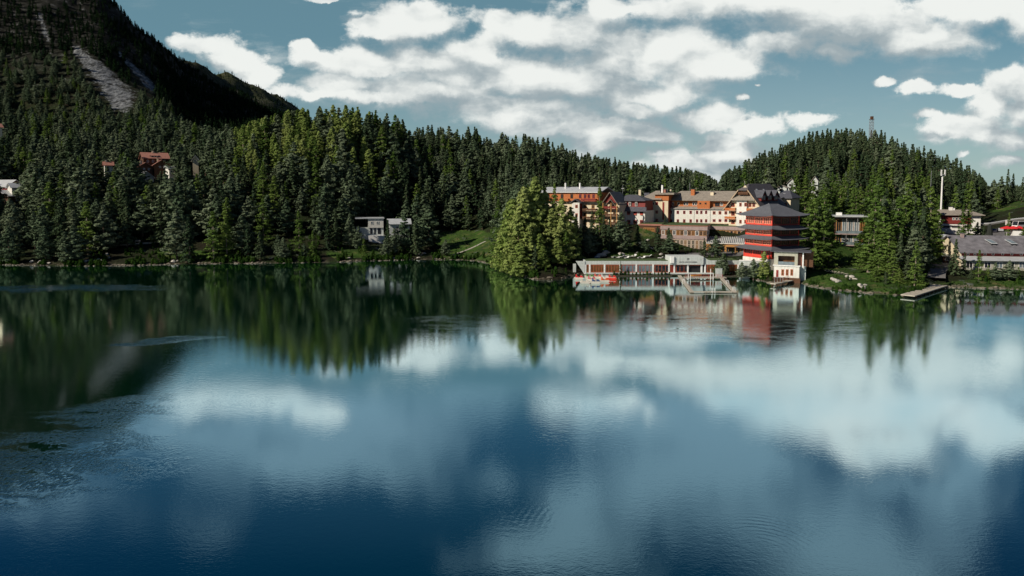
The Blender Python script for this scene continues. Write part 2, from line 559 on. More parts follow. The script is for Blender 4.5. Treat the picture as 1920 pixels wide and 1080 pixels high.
qs = np.concatenate([np.arange(-900, -20, 20.0), np.arange(-20, 1940, 5.0), np.arange(1940, 2901, 20.0)])
ss = np.concatenate([np.arange(-14, 40, 0.9), np.arange(40, 160, 2.0), np.arange(160, 420, 4), np.arange(420, 1200, 9), np.array([1200, 1350, 1500, 1800, 2200, 3000])])
Q, S_ = np.meshgrid(qs, ss, indexing='ij')
Y_ = S_ + shoreD(Q)
X_ = (Q - 960) / F * Y_
Z_ = height(X_, Y_)
edge = (S_ > 0.5) & (S_ < 40)
Z_ = Z_ + np.where(edge, rng.normal(0, 0.07, Z_.shape), 0) + np.where(S_ > 420, rng.normal(0, 0.9, Z_.shape), 0)
nq, ns = Q.shape
me = bpy.data.meshes.new('terrain')
verts = np.stack([X_, Y_, Z_], -1).reshape(-1, 3)
idx = np.arange(nq * ns).reshape(nq, ns)
faces = np.stack([idx[:-1, :-1], idx[1:, :-1], idx[1:, 1:], idx[:-1, 1:]], -1).reshape(-1, 4)
me.from_pydata(verts.tolist(), [], faces.tolist())
for nm, arr in (('scree', scree_at(verts[:, 0], verts[:, 1], verts[:, 2])),
                ('grass', np.clip((1.15 - zone(GRASS, verts[:, 0], verts[:, 1])) / 0.3, 0, 1)),
                ('paved', np.clip((1.1 - zone(PAVED, verts[:, 0], verts[:, 1])) / 0.2, 0, 1)),
                ('alp', np.clip((verts[:, 1] - 880) / 150, 0, 1) * np.clip((900 - Q.reshape(-1)) / 100, 0, 1))):
    at = me.attributes.new(nm, 'FLOAT', 'POINT')
    at.data.foreach_set('value', np.asarray(arr, np.float32))
me.shade_smooth()

m = bpy.data.materials.new('forest_floor')
m.use_nodes = True
T = NT(m.node_tree)
def attr(n):
    a = T.node('ShaderNodeAttribute'); a.attribute_name = n
    return a.outputs['Fac']
co = T.node('ShaderNodeTexCoord').outputs['Object']
nA = T.noise(co, 0.12, 6, 0.62)
sz0 = T.sep(co)[2]
nB = T.noise(co, 1.3, 5, 0.65)
nC = T.noise(co, 0.045, 5, 0.7)
c = T.mix(T.mr(nA, .38, .62), (.017, .014, .009), (.018, .032, .009))
c = T.mix(T.mr(nB, .5, .75), c, (.024, .024, .014))
c = T.mix(T.mr(sz0, 90, 150), c, T.mix(T.mr(nA, .45, .65), (.010, .011, .008), (.04, .04, .036)))  # high ground darkened, cloud shadow put into the floor colour
c = T.mix(T.mr(attr('alp'), 0, 1), c, T.mix(T.mr(nA, .4, .6), (.025, .036, .015), (.055, .058, .028)))  # alpine grass darkened as well for the painted cloud shadow
gr = T.mix(T.mr(nB, .35, .7), (.022, .06, .010), (.07, .125, .022))
gr = T.mix(T.mr(nA, .42, .6), gr, (.03, .055, .014))
gr = T.mix(T.mr(T.noise(co, 0.3, 4, 0.6), .55, .7), gr, (.12, .115, .045))
ga = T.mr(T.math('ADD', attr('grass'), T.mr(nB, .3, .7, -.35, .35)), .35, .65)
c = T.mix(ga, c, gr)
c = T.mix(T.mr(T.math('ADD', attr('paved'), T.mr(nB, .3, .7, -.15, .15)), .4, .6), c, T.mix(nB, (.10, .10, .11), (.2, .19, .18)))
sz = T.sep(co)[2]
rock = T.mix(T.mr(T.noise(T.vmath('MULTIPLY', co, (1, .3, .3)), .5, 5, .7), .35, .65), (.03, .034, .036), (.30, .315, .325))
sa = T.mr(T.math('ADD', attr('scree'), T.math('ADD', T.mr(nA, .3, .7, -.5, .5), T.mr(T.noise(co, .35, 4, .7), .35, .65, -.35, .35))), .38, .85)
c = T.mix(sa, c, rock)
# bare earth and stones along the waterline
shore = T.math('MULTIPLY', T.mr(T.math('ADD', sz, T.mr(nB, .3, .7, -.35, .35)), .25, .7, 1, 0), T.mr(T.noise(co, .35, 3), .45, .62, .0, .8))
c = T.mix(shore, c, T.mix(T.mr(T.noise(co, 3.5, 3, .6), .35, .65), (.05, .038, .025), (.21, .18, .14)))
b = T.node('ShaderNodeBsdfPrincipled')
T.put(b.inputs['Base Color'], c)
b.inputs['Roughness'].default_value = 1
b.inputs['Specular IOR Level'].default_value = 0.1
bp = T.node('ShaderNodeBump'); bp.inputs['Strength'].default_value = 0.8; bp.inputs['Distance'].default_value = 0.6
T.put(bp.inputs['Height'], T.math('ADD', nB, T.math('MULTIPLY', nA, 4.0)))
T.t.links.new(bp.outputs[0], b.inputs['Normal'])
o = T.node('ShaderNodeOutputMaterial'); T.t.links.new(b.outputs[0], o.inputs[0])
me.materials.append(m)
terrain = bpy.data.objects.new('terrain', me)
COL.objects.link(terrain)
tag(terrain, kind='structure')

# ------------------------------------------------------------------ lake
m = bpy.data.materials.new('lake_water')
m.use_nodes = True
T = NT(m.node_tree)
co = T.node('ShaderNodeTexCoord').outputs['Object']
ox, oy, oz = T.sep(co)
warp = T.vmath('MULTIPLY_ADD', T.noise(co, 0.05, 4, 0.6, color=True), (26, 16, 0), T.vmath('ADD', co, (-13, -8, 0)))
def patch(px, py, rx_m, ry_m, soft=0.5, rot=0.0):
    c0 = on_water(px, py)
    v = T.vmath('SUBTRACT', warp, (c0.x, c0.y, 0))
    if rot:
        n = T.node('ShaderNodeVectorRotate'); n.rotation_type = 'Z_AXIS'
        T.put(n.inputs['Vector'], v); n.inputs['Angle'].default_value = rot
        v = n.outputs[0]
    ln = T.vmath('LENGTH', T.vmath('MULTIPLY', v, (1 / rx_m, 1 / ry_m, 0)))
    return T.mr(ln, 1.0, 1.0 - soft, 0, 1, True)
def add(*a):
    o = a[0]
    for b in a[1:]:
        o = T.math('MAXIMUM', o, b)
    return o
gust = add(T.math('MULTIPLY', patch(60, 542, 40, 7, .7), 1.3), T.math('MULTIPLY', patch(200, 536, 20, 3, .8), .7), T.math('MULTIPLY', patch(300, 641, 13, 2.6, .7, -R(14)), .8))
gust = add(gust, T.math('MULTIPLY', patch(830, 598, 30, 9, .95), .05), T.math('MULTIPLY', patch(1280, 606, 80, 26, .8), .05), T.math('MULTIPLY', patch(40, 860, 26, 12, .9), .13),
           T.math('MULTIPLY', patch(200, 770, 12, 8, .8), .12))
streak = T.mr(T.noise(T.vmath('MULTIPLY', warp, (0.10, 0.42, 1)), 1.0, 5, .65), .40, .56)
gust = T.math('MULTIPLY', gust, streak)
breeze = T.mr(T.noise(co, 0.022, 4, 0.55), .42, .68, 0.25, 1.0)
w1 = T.noise(T.vmath('MULTIPLY', co, (0.75, 1.25, 1)), 1.5, 3, 0.5)
w2 = T.noise(T.vmath('MULTIPLY', co, (0.7, 1.0, 1)), 5.5, 2, 0.5)
calm = T.math('ADD', T.math('MULTIPLY', w1, 0.0072), T.math('MULTIPLY', w2, 0.0058))
rip = T.math('ADD', T.math('MULTIPLY', T.mr(T.noise(T.vmath('MULTIPLY', co, (1.1, 0.7, 1)), 2.6, 3, 0.6), .42, .72), 0.16), 0)
# faint rings of a gust in the near right
c0 = on_water(1400, 985)
rl = T.vmath('LENGTH', T.vmath('SUBTRACT', co, (c0.x, c0.y - 4, 0)))
ring = T.math('MULTIPLY', T.math('SINE', T.math('MULTIPLY', T.math('ADD', rl, T.math('MULTIPLY', w1, 0.5)), 11)), T.math('MULTIPLY', add(patch(1480, 980, 6, 5, .9), T.math('MULTIPLY', patch(1000, 960, 5, 5, .9), .3)), 0.0022))
hgt = T.math('ADD', T.math('MULTIPLY', calm, breeze), T.math('ADD', T.math('MULTIPLY', rip, gust), ring))
bp = T.node('ShaderNodeBump'); bp.inputs['Strength'].default_value = 1.0; bp.inputs['Distance'].default_value = 1.0
T.put(bp.inputs['Height'], hgt)
lw = T.node('ShaderNodeLayerWeight'); lw.inputs[0].default_value = 0.5
T.t.links.new(bp.outputs[0], lw.inputs['Normal'])
fac = T.mr(lw.outputs['Facing'], 0.45, 0.86, 0.42, 0.86)
gl = T.node('ShaderNodeBsdfGlossy'); gl.inputs['Roughness'].default_value = 0.035
T.put(gl.inputs['Color'], (.80, .96, 1.0))
T.t.links.new(bp.outputs[0], gl.inputs['Normal'])
df = T.node('ShaderNodeBsdfDiffuse')
T.put(df.inputs[0], T.mix(T.mr(T.noise(co, .03, 3), .4, .6), (.0008, .024, .009), (.001, .028, .011)))
mx = T.node('ShaderNodeMixShader'); T.put(mx.inputs[0], fac)
T.t.links.new(df.outputs[0], mx.inputs[1]); T.t.links.new(gl.outputs[0], mx.inputs[2])
o = T.node('ShaderNodeOutputMaterial'); T.t.links.new(mx.outputs[0], o.inputs[0])
wm = MB().add([(-2500, -1500, 0), (2500, -1500, 0), (2500, 2600, 0), (-2500, 2600, 0)], [(0, 1, 2, 3)])
lake = wm.obj('lake_water', m, kind='structure')
# ------------------------------------------------------------------ building materials
WHITE = mat('white_render', (.66, .65, .61), .85, .10, .8)
GREYW = mat('grey_white_render', (.52, .56, .55), .85, .10, .8)
CREAM = mat('cream_render', (.66, .57, .42), .85, .10, .8)
ORANGE = mat('orange_timber', (.44, .14, .04), .7, .25, 2.5, stripes=(0, .35, .6))
REDW = mat('dark_red_timber', (.19, .022, .018), .7, .25, 2.5, stripes=(0, .3, .65))
BROWN = mat('brown_timber', (.10, .045, .022), .8, .3, 3, stripes=(0, .25, .6))
OAK = mat('yellow_timber', (.42, .22, .07), .7, .2, 3)
ROOFG = mat('grey_brown_shingle', (.25, .22, .185), .85, .28, 1.2, stripes=(0, .6, .85))
SLATE = mat('dark_slate', (.075, .078, .095), .75, .3, 1.4, stripes=(0, .5, .8))
METAL = mat('pale_roof_metal', (.50, .52, .53), .5, .15, .6, metal=.2)
OLDWOOD = mat('weathered_shingle', (.155, .15, .165), .9, .45, .55, stripes=(0, .45, .7))
PURPLE = mat('taupe_render', (.34, .26, .25), .85, .12, .9)
GLASS = mat('window_glass', (.018, .02, .025), .08, .5, .7, spec=.8)
GLASSL = mat('pale_glass', (.16, .20, .22), .1, .5, .5, spec=.8)
WARMG = mat('warm_interior_glass', (.16, .075, .03), .15, .7, .35, spec=.6)
REDF = mat('red_frame', (.36, .035, .03), .6, .15, 3)
WFRAME = mat('white_frame', (.7, .68, .64), .6, .1, 3)
OFRAME = mat('orange_frame', (.48, .12, .06), .6, .15, 3)
PRED = mat('vermilion_lacquer', (.60, .055, .035), .55, .22, 2.5, spec=.3)
PDARK = mat('pagoda_tile', (.10, .105, .12), .7, .22, 1.5)
PTRIM = mat('carved_trim', (.80, .27, .18), .6, .2, 4)
CONC = mat('pale_concrete', (.38, .375, .31), .9, .15, .8)
TERRA = mat('red_roof_tile', (.33, .15, .11), .85, .25, 1.5, stripes=(0, .4, .8))
PLANK = mat('bleached_planks', (.44, .40, .33), .85, .2, 2, stripes=(0, .22, .6))
STEEL = mat('galvanised_steel', (.42, .43, .44), .45, .12, 3, metal=.6)
WPAINT = mat('white_paint', (.78, .78, .76), .5, .06, 2)
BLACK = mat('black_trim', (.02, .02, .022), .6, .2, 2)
STONE = mat('pale_boulder', (.40, .38, .34), .95, .35, 1.2, bump=.5)
GREENR = mat('green_roof_turf', (.05, .085, .025), 1.0, .4, 1.2)
REDFAB = mat('red_canvas', (.60, .02, .025), .8, .12, 2)


class Bld:
    def __init__(s, name, label, cat, a, b, zb, group=None, py=430):
        pa, pb = P(a[0], py, a[1]), P(b[0], py, b[1])
        s.ax, s.ay = pa.x, pa.y
        s.rz = atan2(pb.y - pa.y, pb.x - pa.x)
        s.W = hypot(pb.x - pa.x, pb.y - pa.y)
        s.zb = zb
        s.o = empty(name, (pa.x, pa.y, zb), s.rz, label, cat, group)
        s.cache = {}

    def u(s, px, py=400, dy=0.0):
        a, b, c = ray(px, py)
        k = a / b
        cs, sn = cos(s.rz), sin(s.rz)
        ax, ay = s.ax - sn * dy, s.ay + cs * dy
        return (k * ay - ax) / (cs - k * sn)

    def z(s, px, py, dy=0.0):
        uu = s.u(px, py, dy)
        Dp = s.ay + cos(s.rz) * dy + uu * sin(s.rz)
        return P(px, py, Dp).z - s.zb

    def box(s, name, m, x0, x1, y0, y1, z0, z1, parent=None, **k):
        return MB().box(x0, x1, y0, y1, z0, z1).obj(name, m, parent or s.o, **k)

    def window(s, x, z, w, h, fm, gm=None, y=0.0, bars=1, name='window', side=None, hb=0, fw=None):
        """framed window on the facade plane y (or on a side wall: side=x position)"""
        gm = gm or GLASS
        key = (round(w, 1), round(h, 1), fm.name, gm.name, bars, side is not None, hb, fw)
        if key not in s.cache:
            w_, h_ = key[0], key[1]
            f = fw or max(.09, min(.16, w_ * .12))
            fr = MB()
            fr.box(-w_ / 2, w_ / 2, -.09, .02, 0, f).box(-w_ / 2, w_ / 2, -.09, .02, h_ - f, h_)
            fr.box(-w_ / 2, -w_ / 2 + f, -.085, .02, f, h_ - f).box(w_ / 2 - f, w_ / 2, -.085, .02, f, h_ - f)
            for i in range(1, bars + 1):
                xx = -w_ / 2 + w_ * i / (bars + 1)
                fr.box(xx - f * .3, xx + f * .3, -.07, .01, f, h_ - f)
            for i in range(1, hb + 1):
                zz = h_ * i / (hb + 1)
                fr.box(-w_ / 2 + f, w_ / 2 - f, -.065, .01, zz - f * .3, zz + f * .3)
            s.cache[key] = (fr.mesh(name, fm), MB().box(-w_ / 2 + f * .5, w_ / 2 - f * .5, -.03, .01, f * .5, h_ - f * .5).mesh('pane', gm))
        a, b = s.cache[key]
        o = link_mesh(name, a, s.o, (x, y, z))
        if side is not None:
            o.location = (side, x, z)
            o.rotation_euler = (0, 0, pi / 2 if y >= 0 else -pi / 2)
        link_mesh('pane', b, o)
        return o

    def wpx(s, px, py0, py1, wpx, fm, gm=None, dy=0.0, **k):
        """window given by its centre column, top and bottom row and width in photo pixels"""
        x0, x1 = s.u(px - wpx / 2, py0, dy), s.u(px + wpx / 2, py0, dy)
        z1, z0 = s.z(px, py0, dy), s.z(px, py1, dy)
        return s.window((x0 + x1) / 2, z0, x1 - x0, z1 - z0, fm, gm, y=dy, **k)

    def hip(s, name, m, x0, x1, y0, y1, ze, zr, hl=3.0, hr=3.0, oh=.6, th=.25, parent=None, axis='x'):
        x0 -= oh; x1 += oh; y0 -= oh; y1 += oh
        if axis == 'x':
            ym = (y0 + y1) / 2
            r0, r1 = (x0 + hl, ym, zr), (x1 - hr, ym, zr)
        else:
            xm = (x0 + x1) / 2
            r0, r1 = (xm, y0 + hl, zr), (xm, y1 - hr, zr)
        e = [(x0, y0, ze), (x1, y0, ze), (x1, y1, ze), (x0, y1, ze)]
        lo = [(p[0], p[1], p[2] - th) for p in e]
        vs = e + lo + [r0, r1]
        fs = [(4, 7, 6, 5), (0, 4, 5, 1), (1, 5, 6, 2), (2, 6, 7, 3), (3, 7, 4, 0)]
        if axis == 'x':
            fs += [(0, 1, 9, 8), (2, 3, 8, 9), (3, 0, 8), (1, 2, 9)]
        else:
            fs += [(0, 1, 8), (1, 2, 9, 8), (2, 3, 9), (3, 0, 8, 9)]
        return MB().add(vs, fs).obj(name, m, parent or s.o)

    def gable(s, name, m, x0, x1, y0, y1, ze, zr, oh=.6, th=.25, axis='x', parent=None, ohg=None):
        ohg = oh if ohg is None else ohg
        mb = MB()
        if axis == 'x':
            ym = (y0 + y1) / 2; k = (zr - ze) / (ym - y0)
            mb.slab([(x0 - ohg, y0 - oh, ze - k * oh), (x1 + ohg, y0 - oh, ze - k * oh), (x1 + ohg, ym, zr), (x0 - ohg, ym, zr)], -th)
            mb.slab([(x0 - ohg, y1 + oh, ze - k * oh), (x1 + ohg, y1 + oh, ze - k * oh), (x1 + ohg, ym, zr), (x0 - ohg, ym, zr)], -th)
        else:
            xm = (x0 + x1) / 2; k = (zr - ze) / (xm - x0)
            mb.slab([(x0 - oh, y0 - ohg, ze - k * oh), (x0 - oh, y1 + ohg, ze - k * oh), (xm, y1 + ohg, zr), (xm, y0 - ohg, zr)], -th)
            mb.slab([(x1 + oh, y0 - ohg, ze - k * oh), (x1 + oh, y1 + ohg, ze - k * oh), (xm, y1 + ohg, zr), (xm, y0 - ohg, zr)], -th)
        return mb.obj(name, m, parent or s.o)

    def balcony(s, x0, x1, z, m, y=0.0, depth=1.3, h=1.0):
        o = s.box('balcony', m, x0, x1, y - depth, y - .002, z, z + .16)
        r = MB()
        r.box(x0, x1, y - depth, y - depth + .07, z + .3, z + h)
        for xx in (x0, x1 - .07):
            r.box(xx, xx + .07, y - depth + .072, y - .01, z + .3, z + h)
        n = max(2, int((x1 - x0) / 1.4))
        for i in range(n + 1):
            xx = x0 + (x1 - x0) * i / n
            r.box(xx - .05, xx + .05, y - depth - .03, y - depth - .002, z + .16, z + h + .1)
        r.obj('railing', m, o)
        return o


def chimney(b, x, y, z0, z1, w=.8, m=None, cap=True, parent=None):
    o = MB().box(x - w / 2, x + w / 2, y - w / 2, y + w / 2, z0, z1).obj('chimney', m or CREAM, parent or b.o)
    if cap:
        MB().box(x - w / 2 - .1, x + w / 2 + .1, y - w / 2 - .1, y + w / 2 + .1, z1 + .003, z1 + .15).obj('chimney_cap', SLATE, o)
    return o


# ------------------------------------------------------------------ hotel, long middle wing
b = Bld('hotel_wing', 'long white hotel wing with rows of small red windows, orange attic storey and grey-brown roof', 'hotel building', (1253, 262), (1366, 250), 13.4)
zt = b.z(1300, 391); W_ = b.W
b.box('wall', WHITE, -1.5, W_ + 2, 0, 13, -2, zt)
zr0 = b.z(1300, 377)
b.box('attic_storey', ORANGE, -1.5, W_ + 2, 1.3, 12, zt + .01, zr0 + .3)
lip = MB()
for (p0, p1) in ((1256, 1308), (1332, 1368)):
    x0, x1 = b.u(p0), b.u(p1)
    lip.slab([(x0, -.5, zt - .1), (x1, -.5, zt - .1), (x1, 1.29, zt + .75), (x0, 1.29, zt + .75)], .14)
lip.obj('pent_roof', ROOFG, b.o)
x0, x1 = b.u(1308), b.u(1331)
b.box('bay', ORANGE, x0, x1, -.35, 1.25, zt - .15, zr0 + .1)
for px in (1313, 1323):
    b.wpx(px, 380, 383, 3.4, BROWN, dy=-.36, bars=0)
b.hip('roof', ROOFG, -1.6, W_ + 6, .6, 13, zr0 + .35, b.z(1300, 358, 6.5), 5, .5, oh=.8)
for px in (1258, 1271, 1283, 1295, 1307, 1315, 1324):
    b.wpx(px, 395, 401, 4.2, REDF)
    b.wpx(px, 411, 417, 4.2, REDF)
for px in (1339, 1350, 1361):
    b.wpx(px, 396, 402, 5, OFRAME)
    b.wpx(px, 411, 416, 5, REDF)
for px in (1262, 1272, 1284, 1288.5, 1300.5, 1305):
    b.wpx(px, 379, 385, 4, WFRAME, dy=1.3, bars=0)
b.wpx(1345, 380, 387, 9, BROWN, dy=1.3)
b.wpx(1353, 380, 386, 5, WFRAME, dy=1.3)
b.box('cornice', CREAM, x0 - .1, W_ + 2.1, -.10, -.003, zt - .35, zt - .16)
for px, py, w, m_ in ((1299, 355, 1.4, ORANGE), (1335, 360, 1.2, CREAM), (1257, 355, .5, CREAM)):
    x = b.u(px, dy=4)
    chimney(b, x, 4, b.z(px, 368, 4), b.z(px, py, 4), w, m_)
MB().tube((b.u(1292.5, dy=5), 5, b.z(1292, 362, 5)), (b.u(1292.5, dy=5), 5, b.z(1292, 342, 5)), .07).obj('antenna_mast', STEEL, b.o)
o = MB().slab([(b.u(1357, dy=2.5), 2.3, b.z(1357, 371, 2.3)), (b.u(1361, dy=2.5), 2.3, b.z(1361, 371, 2.3)), (b.u(1362, dy=4), 4, b.z(1362, 366, 4)), (b.u(1358, dy=4), 4, b.z(1358, 366, 4))], .2)
o.obj('skylight', METAL, b.o)
b.box('plinth', CREAM, b.u(1332), W_ + .5, -.3, -.003, 0, b.z(1350, 417.5))

for px in (1301.5, 1331.8):
    x = b.u(px)
    MB().tube((x, -.08, .2), (x, -.08, zt - .2), .06, n=6).obj('downpipe', STEEL, b.o)
MB().box(-1.4, W_ + 1.9, -.62, -.5, zt - .16, zt - .04).obj('gutter', STEEL, b.o)

# ------------------------------------------------------------------ hotel, stair tower block
b = Bld('hotel_tower_block', 'cream four-storey hotel block with hipped slate roof, red stair window strip and orange penthouse', 'hotel building', (1206, 264), (1252, 259.2), 13.4)
zt = b.z(1230, 376)
b.box('wall', CREAM, 0, b.W, 0, 12, -2, zt)
b.box('side_wall', REDW, b.W + .004, b.W + .25, .3, 12, -1, b.z(1252, 365))
b.box('red_storey', REDW, -.4, b.u(1228) - .05, -.25, 5, b.z(1215, 377), b.z(1215, 373.5))
x0 = b.u(1228)
b.box('penthouse', ORANGE, x0, b.W + .26, -.22, 7, b.z(1240, 376), b.z(1240, 365))
b.box('penthouse_roof', ROOFG, x0 - .5, b.W + 2.5, -1, 9, b.z(1240, 364.9), b.z(1240, 361.5))
b.hip('roof', ROOFG, -.6, x0 + 2, -.2, 11, b.z(1215, 373), b.z(1215, 357.5, 5.5), 4.5, 2.5, oh=.7)
o = MB().slab([(b.u(1208, dy=1.6), 1.4, b.z(1208, 371.5, 1.4)), (b.u(1219, dy=1.6), 1.4, b.z(1219, 371.5, 1.4)), (b.u(1217, dy=4), 3.9, b.z(1217, 361.5, 3.9)), (b.u(1207, dy=4), 3.9, b.z(1207, 361.5, 3.9))], .15)
o.obj('solar_panel', SLATE, b.o)
for py in (378.5, 394.5, 410):
    b.wpx(1212.5, py, py + 6, 6, WFRAME)
    b.wpx(1224, py, py + 6, 6, WFRAME)
    b.wpx(1231.5, py, py + 6, 5, REDF)
b.wpx(1244, 379, 412, 3.2, REDF, REDW, bars=0, hb=4)
chimney(b, b.u(1199.5, dy=6), 6, b.z(1200, 372, 6), b.z(1200, 355.5, 6), .9, CREAM)
chimney(b, b.u(1241, dy=3), 3, b.z(1241, 362, 3), b.z(1241, 347, 3), .6, WPAINT)
chimney(b, b.u(1246, dy=3), 3, b.z(1246, 362, 3), b.z(1246, 355, 3), .8, TERRA)
MB().tube((b.u(1250, dy=4), 4, b.z(1250, 362, 4)), (b.u(1250, dy=4), 4, b.z(1250, 355, 4)), .35).obj('vent_pipe', STEEL, b.o)

# ------------------------------------------------------------------ hotel, red mansard house
b = Bld('hotel_mansard_house', 'white hotel house with dark red mansard storey and red-framed windows with flower boxes', 'hotel building', (1158, 258), (1209, 252.5), 11.4)
xl = b.u(1170)
zt = b.z(1190, 395)
b.box('wall', WHITE, xl, b.W, 0, 10, -1.5, zt)
b.box('annex_wall', CREAM, 0, xl - .002, .8, 10, -1.5, b.z(1162, 378))
md = MB().ext([(.5, zt + .01), (9.5, zt + .01), (9, b.z(1190, 377)), (1.2, b.z(1190, 377))], 0, b.W - .3, 'x')
md.obj('mansard_storey', REDW, b.o)
b.hip('roof', SLATE, -.2, b.W - .8, .8, 10, b.z(1190, 377) + .25, b.z(1175, 365, 5), 2.5, 5, oh=.7)
x1 = b.W
MB().slab([(xl - .3, -1.0, zt - .15), (x1 + .9, -1.0, zt - .15), (x1 + .2, .75, b.z(1195, 388, .7)), (xl - .3, .75, b.z(1195, 388, .7))], .15).obj('pent_roof', SLATE, b.o)
for px in (1172, 1181, 1193):
    b.wpx(px, 379, 386.5, 4.5, WFRAME, dy=.62)
for px in (1179, 1191, 1203):
    for py in (395.5, 412.5):
        w = b.wpx(px, py, py + 6, 6.5, REDF)
        xx = b.u(px)
        MB().box(-.55, .55, -.35, -.1, -.32, -.03).obj('flower_box', OFRAME, w)
b.wpx(1180, 429, 438, 5, OAK)
MB().tube((b.u(1167, dy=4), 4, b.z(1167, 367, 4)), (b.u(1167, dy=4), 4, b.z(1167, 347, 4)), .06).box(b.u(1164.5, dy=4), b.u(1169.5, dy=4), 3.9, 4.1, b.z(1167, 354, 4), b.z(1167, 353, 4)).obj('antenna', STEEL, b.o)

# ------------------------------------------------------------------ hotel, gabled balcony house
b = Bld('hotel_gable_house', 'narrow hotel house with grey front gable and stacked timber balconies beside the orange wing', 'hotel building', (1120, 254), (1159, 250), 11.0)
xa, xb = b.u(1131), b.u(1157)
zt = b.z(1144, 380)
b.box('wall', CREAM, 0, b.W, .9, 10, -1.5, zt)
ga = MB().ext([(xa, zt + .01), (xb, zt + .01), ((xa + xb) / 2, b.z(1144, 362))], 0, 9.6)
ga.obj('gable_wall', REDW, b.o)
b.gable('roof', ROOFG, xa, xb, 0, 10, zt, b.z(1144, 361), oh=.7, axis='y', ohg=.9)
b.gable('porch_roof', ROOFG, b.u(1139), b.u(1153), -1.1, 0, b.z(1146, 383), b.z(1146, 374), oh=.4, axis='y', ohg=.1, th=.18)
for py in (392, 406, 421):
    b.balcony(b.u(1131), b.u(1157), b.z(1144, py), BROWN if py != 392 else REDW, y=.9, depth=1.6)
post = [b.u(p) for p in (1132, 1147, 1158)]
for x in post:
    MB().box(x - .14, x + .14, -.9, -.72, -1, zt - .1).obj('post', OAK, b.o)
for px in (1137, 1152):
    for py in (383, 397, 412):
        b.wpx(px, py, py + 7, 5, OAK, dy=.9)

# ------------------------------------------------------------------ hotel, orange wing on the left
b = Bld('hotel_orange_wing', 'orange timber topped hotel wing with pale flat-pitched roof, two chimney pipes and cream stair tower', 'hotel building', (1018, 264), (1122, 252), 9.5)
zt = b.z(1080, 377)
b.box('wall', CREAM, 0, b.W, 0, 12, -1.5, zt)
b.box('timber_storey', ORANGE, -.3, b.W, -.3, 12, zt + .01, b.z(1080, 361))
b.gable('roof', METAL, -.3, b.W + .2, 0, 12, b.z(1080, 360), b.z(1080, 352, 6), oh=1.0, th=.3)
x0, x1 = b.u(1078), b.u(1092)
b.box('stair_tower', WHITE, x0, x1, -2.6, -.02, -1.5, b.z(1085, 380, -2.6))
b.gable('tower_roof', SLATE, x0, x1, -2.6, 0, b.z(1085, 379, -2.6), b.z(1085, 374, -2.6), oh=.7, axis='y', ohg=.6)
for py in (384, 400, 416):
    b.wpx(1081, py, py + 6, 4.5, OFRAME, dy=-2.6)
b.box('tower_side', REDW, x1 + .004, x1 + .12, -2.4, -.3, b.z(1092, 410, -2), b.z(1092, 382, -2))
for px in (1028, 1040, 1054, 1072, 1088, 1097, 1104, 1113):
    b.wpx(px, 364, 372, 5, BROWN if px < 1080 else REDF, dy=-.3)
for px in (1097, 1112):
    for py in (384, 399, 414):
        b.wpx(px, py, py + 7, 6, OAK)
b.balcony(b.u(1093), b.u(1120), zt - .1, REDW, y=-.3, depth=1.5)
b.balcony(b.u(1093), b.u(1120), b.z(1105, 396), BROWN, depth=1.5)
b.balcony(b.u(1093), b.u(1120), b.z(1105, 411), BROWN, depth=1.5)
b.balcony(b.u(1050), b.u(1068), zt - .1, ORANGE, y=-.3, depth=1.2)
for px in (1060, 1087):
    x = b.u(px, dy=4)
    o = MB().tube((x, 4, b.z(px, 358, 4)), (x, 4, b.z(px, 343, 4)), .32, n=10).obj('chimney_pipe', WPAINT, b.o)
    MB().box(x - .8, x + .8, 3.2, 3.9, b.z(px, 360, 4), b.z(px, 355, 4)).obj('roof_box', SLATE, b.o)

# ------------------------------------------------------------------ hotel, big chalet
b = Bld('hotel_chalet', 'big cream hotel chalet with steep half-hipped roof, timber gable, orange balconies and slate dormers', 'hotel building', (1366, 247), (1425, 238.5), 13.2)
ze, zr = b.z(1395, 385), b.z(1400, 345.5, -.5)
W_, DP = b.W, 19.0
xm = W_ / 2
k = (zr - ze) / xm
b_w = MB().ext([(0, -2), (W_, -2), (W_, ze), (xm, zr - .3), (0, ze)], 0, DP)
b_w.obj('wall', CREAM, b.o)
hipy = 3.0
zc = b.z(1400, 357, -1)
hw = (zr - zc) / k
oh = 1.5
rf = MB()
for sgn in (-1, 1):
    ex = xm + sgn * (xm + oh)
    rf.slab([(ex, -1.6, ze - k * oh), (ex, DP + .8, ze - k * oh), (xm, DP + .8, zr), (xm, hipy, zr), (xm + sgn * hw, -1.6, zc)], -.3)
rf.slab([(xm - hw, -1.6, zc + .3), (xm + hw, -1.6, zc + .3), (xm, hipy, zr + .3)], .3)
roof = rf.obj('roof', mat('brown_slate', (.11, .10, .105), .8, .3, 1.3, stripes=(1, .5, .8)), b.o)
zs = b.z(1395, 374.5, -1.5)
x0, x1 = xm - (zr - zs) / k - .2, xm + (zr - zs) / k + .2
MB().slab([(x0, -1.9, zs), (x1, -1.9, zs), (x1 - 1.9, -.02, zs + 1.75), (x0 + 1.9, -.02, zs + 1.75)], .25).obj('skirt_roof', ROOFG, b.o)
zg = zs + 1.76
hg = (zr - zg) / k
MB().ext([(xm - hg + .5, zg), (xm + hg - .5, zg), (xm + hw * .8, zc - .1), (xm - hw * .8, zc - .1)], -.5, -.01).obj('timber_gable', ORANGE, b.o)
b.balcony(xm - hg + 1.1, xm + hg - 1.1, zg + .05, BROWN, y=-.5, depth=.9)
b.window(xm, zg + .4, 1.6, 1.6, BROWN, y=-.51, bars=1)
